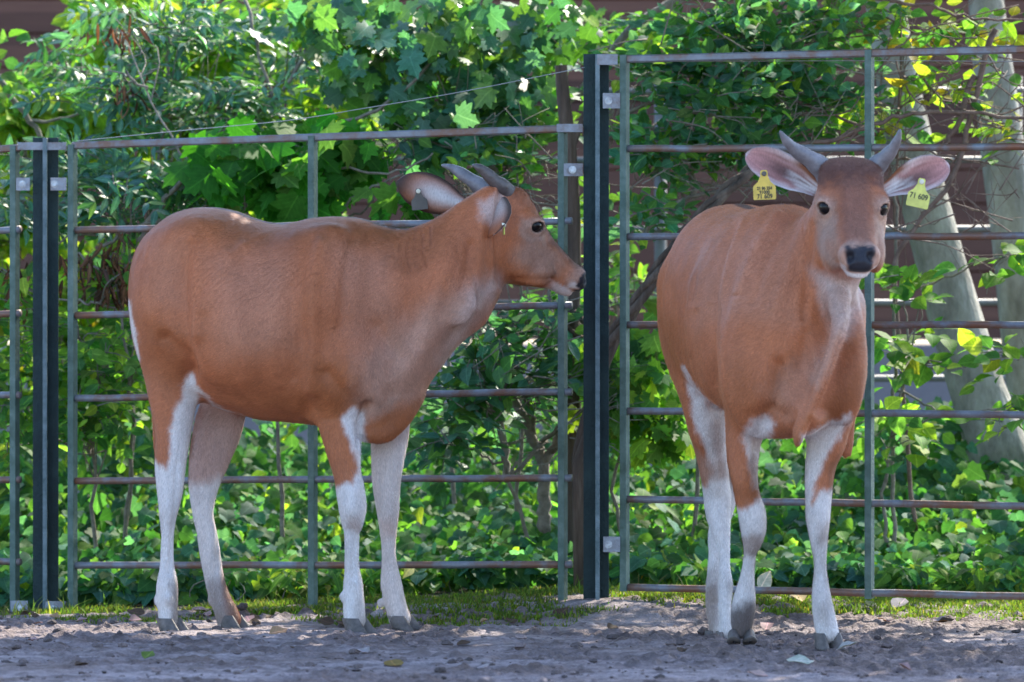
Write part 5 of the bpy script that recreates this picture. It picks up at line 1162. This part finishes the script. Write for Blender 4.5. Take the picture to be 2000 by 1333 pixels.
shrub('twiggy_shrub', 'nearly bare shrub of thin reddish twigs and yellowing leaves at the upper right', (1800, 1150, 16.1), [(1760, 60, 16.0, 90, 50, .2, 16), (1880, 60, 16.0, 100, 45, .2, 18), (1830, 180, 15.9, 110, 50, .2, 14), (1960, 230, 15.9, 60, 70, .2, 12), (1730, 250, 15.9, 70, 60, .2, 10)], 'ovate', [(2, G_MID), (2, G_YEL), (.7, G_GOLD), (1, G_DEEP)], .085, 179, leafn=4, smat=M_REDTWIG, dens=1.0, twigs=(1480, 2020, 20, 470, 15.75, 70),
    stems=[[(1530, 290, 15.7), (1650, 265, 15.7), (1760, 225, 15.7), (1870, 220, 15.7), (2030, 235, 15.7), .008, .005], [(1700, 0, 15.8), (1800, 10, 15.8), (1900, 35, 15.8), (2030, 40, 15.8), .006, .003], [(1650, 200, 15.8), (1720, 130, 15.8), (1800, 60, 15.8), (1990, 10, 15.8), .004, .002], [(1550, 200, 15.8), (1700, 250, 15.8), (1830, 300, 15.8), (1990, 330, 15.8), .005, .003], [(1900, 150, 15.8), (1870, 240, 15.8), (1840, 290, 15.8), .010, .007], [(1940, 60, 15.8), (1900, 200, 15.8), (1870, 320, 15.8), (1770, 470, 15.8), (1720, 560, 15.8), .010, .006], [(1780, 130, 15.8), (1880, 230, 15.8), (1985, 250, 15.8), .004, .002], [(1500, 330, 15.7), (1600, 300, 15.7), (1690, 250, 15.7), .006, .003], [(1560, 260, 15.7), (1640, 330, 15.7), (1760, 350, 15.7), .003, .002], [(1745, 120, 15.8), (1790, 200, 15.8), (1860, 260, 15.8), .003, .002], [(1850, 80, 15.8), (1930, 100, 15.8), (2020, 90, 15.8), .003, .0015]])
shrub('beech_sapling', 'young sapling with fresh green leaves on a thin upright stem by the leaning trunk', (1748, 1150, 15.9), [(1745, 820, 15.8, 60, 45, .15, 10), (1760, 560, 15.8, 55, 45, .15, 9), (1790, 690, 15.8, 60, 40, .15, 10), (1960, 500, 15.8, 45, 45, .15, 7), (1985, 690, 15.8, 40, 50, .15, 5), (1990, 800, 15.7, 35, 55, .15, 8)], 'heart', [(3, G_MID), (1, G_YEL), (1, G_DEEP)], .085, 181, leafn=5, dens=1.1,
    stems=[[(1750, 1160, 15.9), (1744, 900, 15.9), (1746, 700, 15.9), (1750, 480, 15.9), (1748, 350, 15.9), .007, .004], [(1746, 760, 15.85), (1830, 800, 15.8), (1850, 815, 15.8), .004, .002]])
shrub('maple_sapling', 'low maple sapling with sunlit green leaves left of the front-facing calf\'s hind leg', (1250, 1150, 15.8), [(1260, 700, 15.6, 50, 50, .15, 11), (1240, 790, 15.6, 50, 50, .15, 12), (1310, 820, 15.6, 40, 50, .15, 8), (1190, 760, 15.6, 40, 60, .15, 6)], 'maple', [(3, G_MID), (1, G_YEL), (1, G_DEEP)], .085, 191, leafn=5)
shrub('hazel_bush', 'shady bush filling the background between the centre post and the brown building', (1180, 1100, 17.2), [(1200, 560, 17.0, 120, 60, .25, 18), (1000, 500, 17.1, 120, 50, .25, 12), (1240, 70, 17.0, 120, 60, .25, 20), (1000, 80, 17.1, 130, 70, .25, 26), (800, 250, 17.1, 130, 50, .25, 14), (1500, 240, 17.1, 120, 60, .25, 12), (1700, 120, 17.3, 90, 60, .25, 8)], 'ovate', [(2, G_MID), (2, G_DEEP), (.7, G_YEL)], .085, 193, leafn=5)

shrub('hazel_bush', 'shady bush beyond the left edge of the fence', (-260, 1120, 16.4), [(-240, 300, 16.3, 150, 120, .3, 40), (-280, 600, 16.2, 150, 140, .3, 44), (-200, 850, 16.1, 130, 100, .25, 26), (-130, 120, 16.8, 110, 100, .3, 26)], 'heart', [(2, G_MID), (2, G_DEEP), (1, G_TEAL)], .085, 211, leafn=5)
shrub('hazel_bush', 'shady bush beyond the right edge of the fence', (2300, 1120, 16.6), [(2260, 250, 16.5, 150, 130, .3, 40), (2320, 560, 16.4, 150, 140, .3, 44), (2230, 850, 16.2, 140, 100, .25, 26)], 'heart', [(2, G_MID), (2, G_DEEP), (1, G_TEAL)], .085, 223, leafn=5)

# ------------------------------------------------------------------ ground cover, moss, grass
def ground_cover():
    rs = np.random.RandomState(5); LV = Leaves(6)
    n = 24000; d = 15.45 + 3.2 * rs.rand(n) ** 1.5; px = rs.uniform(-420, 2420, n); x = (px - 1000) / F * d; y = d - DCAM
    top = (.10 + .42 * sstep(15.4, 17.2, d)) * (.65 + .5 * (fbm(np.stack([x * 1.6, y * 1.6, 0 * x], 1), 4, 2) * .5 + .5))
    z = gz_smooth(x, y) + .015 + top * rs.rand(n) ** .75; P = np.stack([x, y, z], 1)
    az = rs.rand(n) * 2 * np.pi; dd = unit(np.stack([np.cos(az), np.sin(az) * .6 - .4, -.25 - .5 * rs.rand(n)], 1)); N = unit(np.array([0, -.55, .75]) + rs.normal(0, .32, (n, 3)))
    kind = fbm(P * 2.0, 9, 2) + rs.normal(0, .3, n)
    for tm, m, L, cols in (('ivy', kind < -.1, .055, [(3, G_DEEP), (3, G_TEAL), (1, G_MID)]), ('heart', (kind >= -.1) & (kind < .45), .053, [(2, G_MID), (2, G_DEEP), (2, G_TEAL), (.4, G_YEL)]), ('lance', kind >= .45, .072, [(2, G_MID), (.6, G_YEL), (1, G_DEEP), (.06, G_GOLD)])):
        k = m.sum(); LV.add(leaf_cloud(P[m], dd[m], N[m], L * (.55 + .8 * rs.rand(k)), tm, pal(rs, k, cols), rs))
    tag(LV.build('ground_cover', ML), 'dense leafy ivy and bramble ground cover behind the fence', 'ground cover', kind='stuff')
    mb = MB(); idx = rs.choice(n, 420, replace=False)
    for i in idx:
        p = P[i]; g = np.array([p[0] + rs.normal(0, .05), p[1] + rs.normal(0, .05), 0.0]); mb.tube(catmull([g, (g + p) / 2 + rs.normal(0, .03, 3), p], 3), np.linspace(.0025, .001, 7), 4, cap=False)
    tag(mb.build('undergrowth_stalks', M_TWIG, smooth=True), 'thin pale stalks standing in the ground cover', 'stalks', kind='stuff')
ground_cover()
def blades(name, label, cat, n, fx, hmin, hmax, cols, wd, seed):
    rs = np.random.RandomState(seed); x, y, keep = fx(rs, n); x = x[keep]; y = y[keep]; n = len(x)
    z = gz(x, y) - .004; h = hmin + (hmax - hmin) * rs.rand(n) ** 2; az = rs.rand(n) * 2 * np.pi; ln = rs.normal(0, .5, n)
    b = np.stack([x, y, z], 1); s_ = np.stack([np.cos(az), np.sin(az), 0 * az], 1) * (wd * (.6 + .8 * rs.rand(n)))[:, None]; t = np.stack([-np.sin(az) * ln, np.cos(az) * ln, 1 + 0 * az], 1) * h[:, None]
    V = np.stack([b - s_, b + s_, b + t * .55 + s_ * .7, b + t * .55 - s_ * .7, b + t * np.array([1.5, 1.5, .95])], 1); k = np.arange(n)[:, None] * 5
    Fc = np.concatenate([k + np.array([[0, 1, 2]]), k + np.array([[0, 2, 3]]), k + np.array([[3, 2, 4]])]); c = np.repeat(pal(rs, n, cols, .25)[:, None], 5, 1)
    tag(obj(name, mesh_np(name, V.reshape(-1, 3), Fc, c.reshape(-1, 3), lv=np.full((len(V) * 5, 3), .3)), ML), label, cat, kind='stuff')
def moss_fx(rs, n):
    px = rs.uniform(-50, 2050, n); e = 30 * (fbm(np.stack([px / 90, 0 * px, 0 * px], 1), 3, 3)) * .5
    lo = np.interp(px, [0, 300, 470, 560, 900, 1100, 1250, 1450, 1640, 2000], [1220, 1218, 1214, 1218, 1224, 1222, 1216, 1214, 1216, 1218]) + e * .35; y0 = F * H0 / (lo - HZ) - DCAM
    y = y0 + rs.rand(n) ** .8 * (1.35 - y0); x = (px - 1000) / F * (y + DCAM)
    cov = fbm(np.stack([x * 5, y * 7, 0 * x], 1), 21, 3) + np.interp(px, [0, 120, 330, 480, 560, 2000], [-.05, -.05, -.3, .15, .4, .4])
    return x, y, cov + rs.normal(0, .12, n) > 0
blades('moss', 'bright green moss and fine grass along the foot of the fence', 'moss', 90000, moss_fx, .006, .026, [(3, (.085, .125, .024)), (2, (.06, .098, .024)), (1.3, (.14, .13, .045))], .0026, 61)
def grass_fx(rs, n):
    px = rs.uniform(-50, 2050, n); y = rs.uniform(.9, 1.7, n); x = (px - 1000) / F * (y + DCAM); return x, y, fbm(np.stack([x * 3, y * 3, 0 * x], 1), 31, 2) > -.1
blades('grass', 'thin grass blades standing under the fence panels', 'grass', 1000, grass_fx, .02, .07, [(3, (.055, .095, .03)), (1, (.11, .12, .05))], .0028, 63)

# ------------------------------------------------------------------ fallen leaves and twigs
def fallen(px, py, size, col, label, seed, curl=.35, lift=0.0, tilt=None, tm='ovate'):
    rs = np.random.RandomState(seed); y = F * H0 / (py - HZ) - DCAM; 
    for _ in range(4):
        x = (px - 1000) / F * (y + DCAM); z = float(gz(x, y)[0]); y = F * (H0 - z) / (py - HZ) - DCAM
    V0, F0 = TM[tm]; V0 = V0.copy(); V0[:, 0] -= .5; V0[:, 1] *= 1.2; V0[:, 2] = curl * (V0[:, 1] ** 2 * 2.2 + .35 * V0[:, 0] ** 2) + rs.normal(0, .025, len(V0))
    # subdivide once in x by welding a thin underside
    az = rs.rand() * 6.28; D = np.array([math.cos(az), math.sin(az), 0.0]); N = unit(np.array([rs.normal(0, .25), rs.normal(-.25, .2), 1.0]))
    if tilt is not None: D, N = (np.asarray(q, float) for q in tilt)
    D = D - N * (D @ N) / (N @ N); D /= np.linalg.norm(D); N = N / np.linalg.norm(N); S_ = np.cross(N, D)
    V = np.array([x, y, z + .010 + lift]) + size * (V0[:, :1] * D + V0[:, 1:2] * S_ + V0[:, 2:3] * N)
    low = V[:, 2].min(); V[:, 2] += max(0, z + .006 - low)
    k = len(V); V2 = np.concatenate([V, V - N * .0012]); F2 = np.concatenate([F0, F0[:, ::-1] + k])
    c = np.repeat(np.array([col]), 2 * k, 0) * (1 + rs.normal(0, .1, (2 * k, 1)))
    o = obj('fallen_leaf', mesh_np('fallen_leaf', V2, F2, np.clip(c, .01, 1), lv=np.concatenate([TM[tm][0]] * 2)), ML_DRY); tag(o, label, 'leaf', 'fallen leaves on the dirt and moss')
GREYL = (.30, .27, .28); MAUVE = (.30, .20, .20); TAN = (.34, .22, .13); PALEL = (.42, .46, .40); DKB = (.07, .045, .03)
for a in [(1190, 1196, .12, GREYL, 'big grey fallen leaf on the moss right of the centre post'), (1216, 1214, .10, MAUVE, 'mauve fallen leaf on the dirt below the big grey leaf'), (1244, 1190, .05, PALEL, 'small pale fallen leaf right of the big grey leaf'),
          (1760, 1192, .075, GREYL, 'grey curled leaf on the moss under the right-hand panel'), (1912, 1200, .05, MAUVE, 'small pinkish leaf on the moss at the far right'), (290, 1290, .05, (.10, .16, .03), 'small yellow-green leaf on the dirt at the lower left'),
          (768, 1305, .07, (.20, .14, .04), 'yellow-brown leaf on the dirt at the bottom centre'), (1563, 1301, .07, PALEL, 'pale green leaf lying flat on the dirt, lower right'), (1655, 1275, .065, (.36, .36, .36), 'pale grey leaf by the front-facing calf\'s hoof'),
          (850, 1212, .09, GREYL, 'wide grey leaf on the moss by the side-on calf\'s far forefoot'), (988, 1214, .08, MAUVE, 'mauve leaf at the edge of the moss left of the centre post'), (1098, 1216, .06, DKB, 'dark brown curled leaf left of the centre post'),
          (895, 1189, .06, GREYL, 'grey leaf tucked under the ground cover behind the side-on calf'), (1560, 1178, .075, (.40, .30, .14), 'sunlit tan leaf against the bottom rail between the calf\'s forelegs'), (1310, 1216, .07, TAN, 'tan leaf left of the front-facing calf\'s feet'),
          (1360, 1216, .06, (.22, .09, .05), 'rusty leaf beside the front-facing calf\'s hind hoof'), (1545, 1208, .05, DKB, 'dark leaf between the front-facing calf\'s forefeet'), (1705, 1190, .05, (.12, .15, .06), 'dull green leaf on the moss right of the calf'), (60, 1206, .05, GREYL, 'small pale leaf at the foot of the left post'),
          (265, 1205, .06, DKB, 'dark leaf at the fence foot left of the calf\'s hind foot'), (395, 1200, .07, MAUVE, 'mauve leaf between the side-on calf\'s hind feet'), (905, 1265, .045, DKB, 'dark scrap of leaf on the dirt below the calf\'s head'), (1480, 1325, .06, (.35, .26, .24), 'pinkish leaf at the bottom edge of the dirt')]:
    fallen(*a, seed=int(a[0]))
fallen(1494, 1160, .065, PALEL, 'pale leaf leaning upright against the bottom rail behind the calf', 7, lift=.03, tilt=((.5, 0, .8), (.2, -1, .1)))
rs_ = np.random.RandomState(77)
for i in range(46):
    px = rs_.uniform(0, 2000); py = rs_.uniform(1206, 1228) if i < 34 else rs_.uniform(1230, 1325)
    fallen(px, py, rs_.uniform(.025, .055), [GREYL, MAUVE, TAN, DKB, DKB][rs_.randint(5)], 'small dry scrap of fallen leaf on the trodden dirt', 900 + i, curl=rs_.uniform(.2, .8))
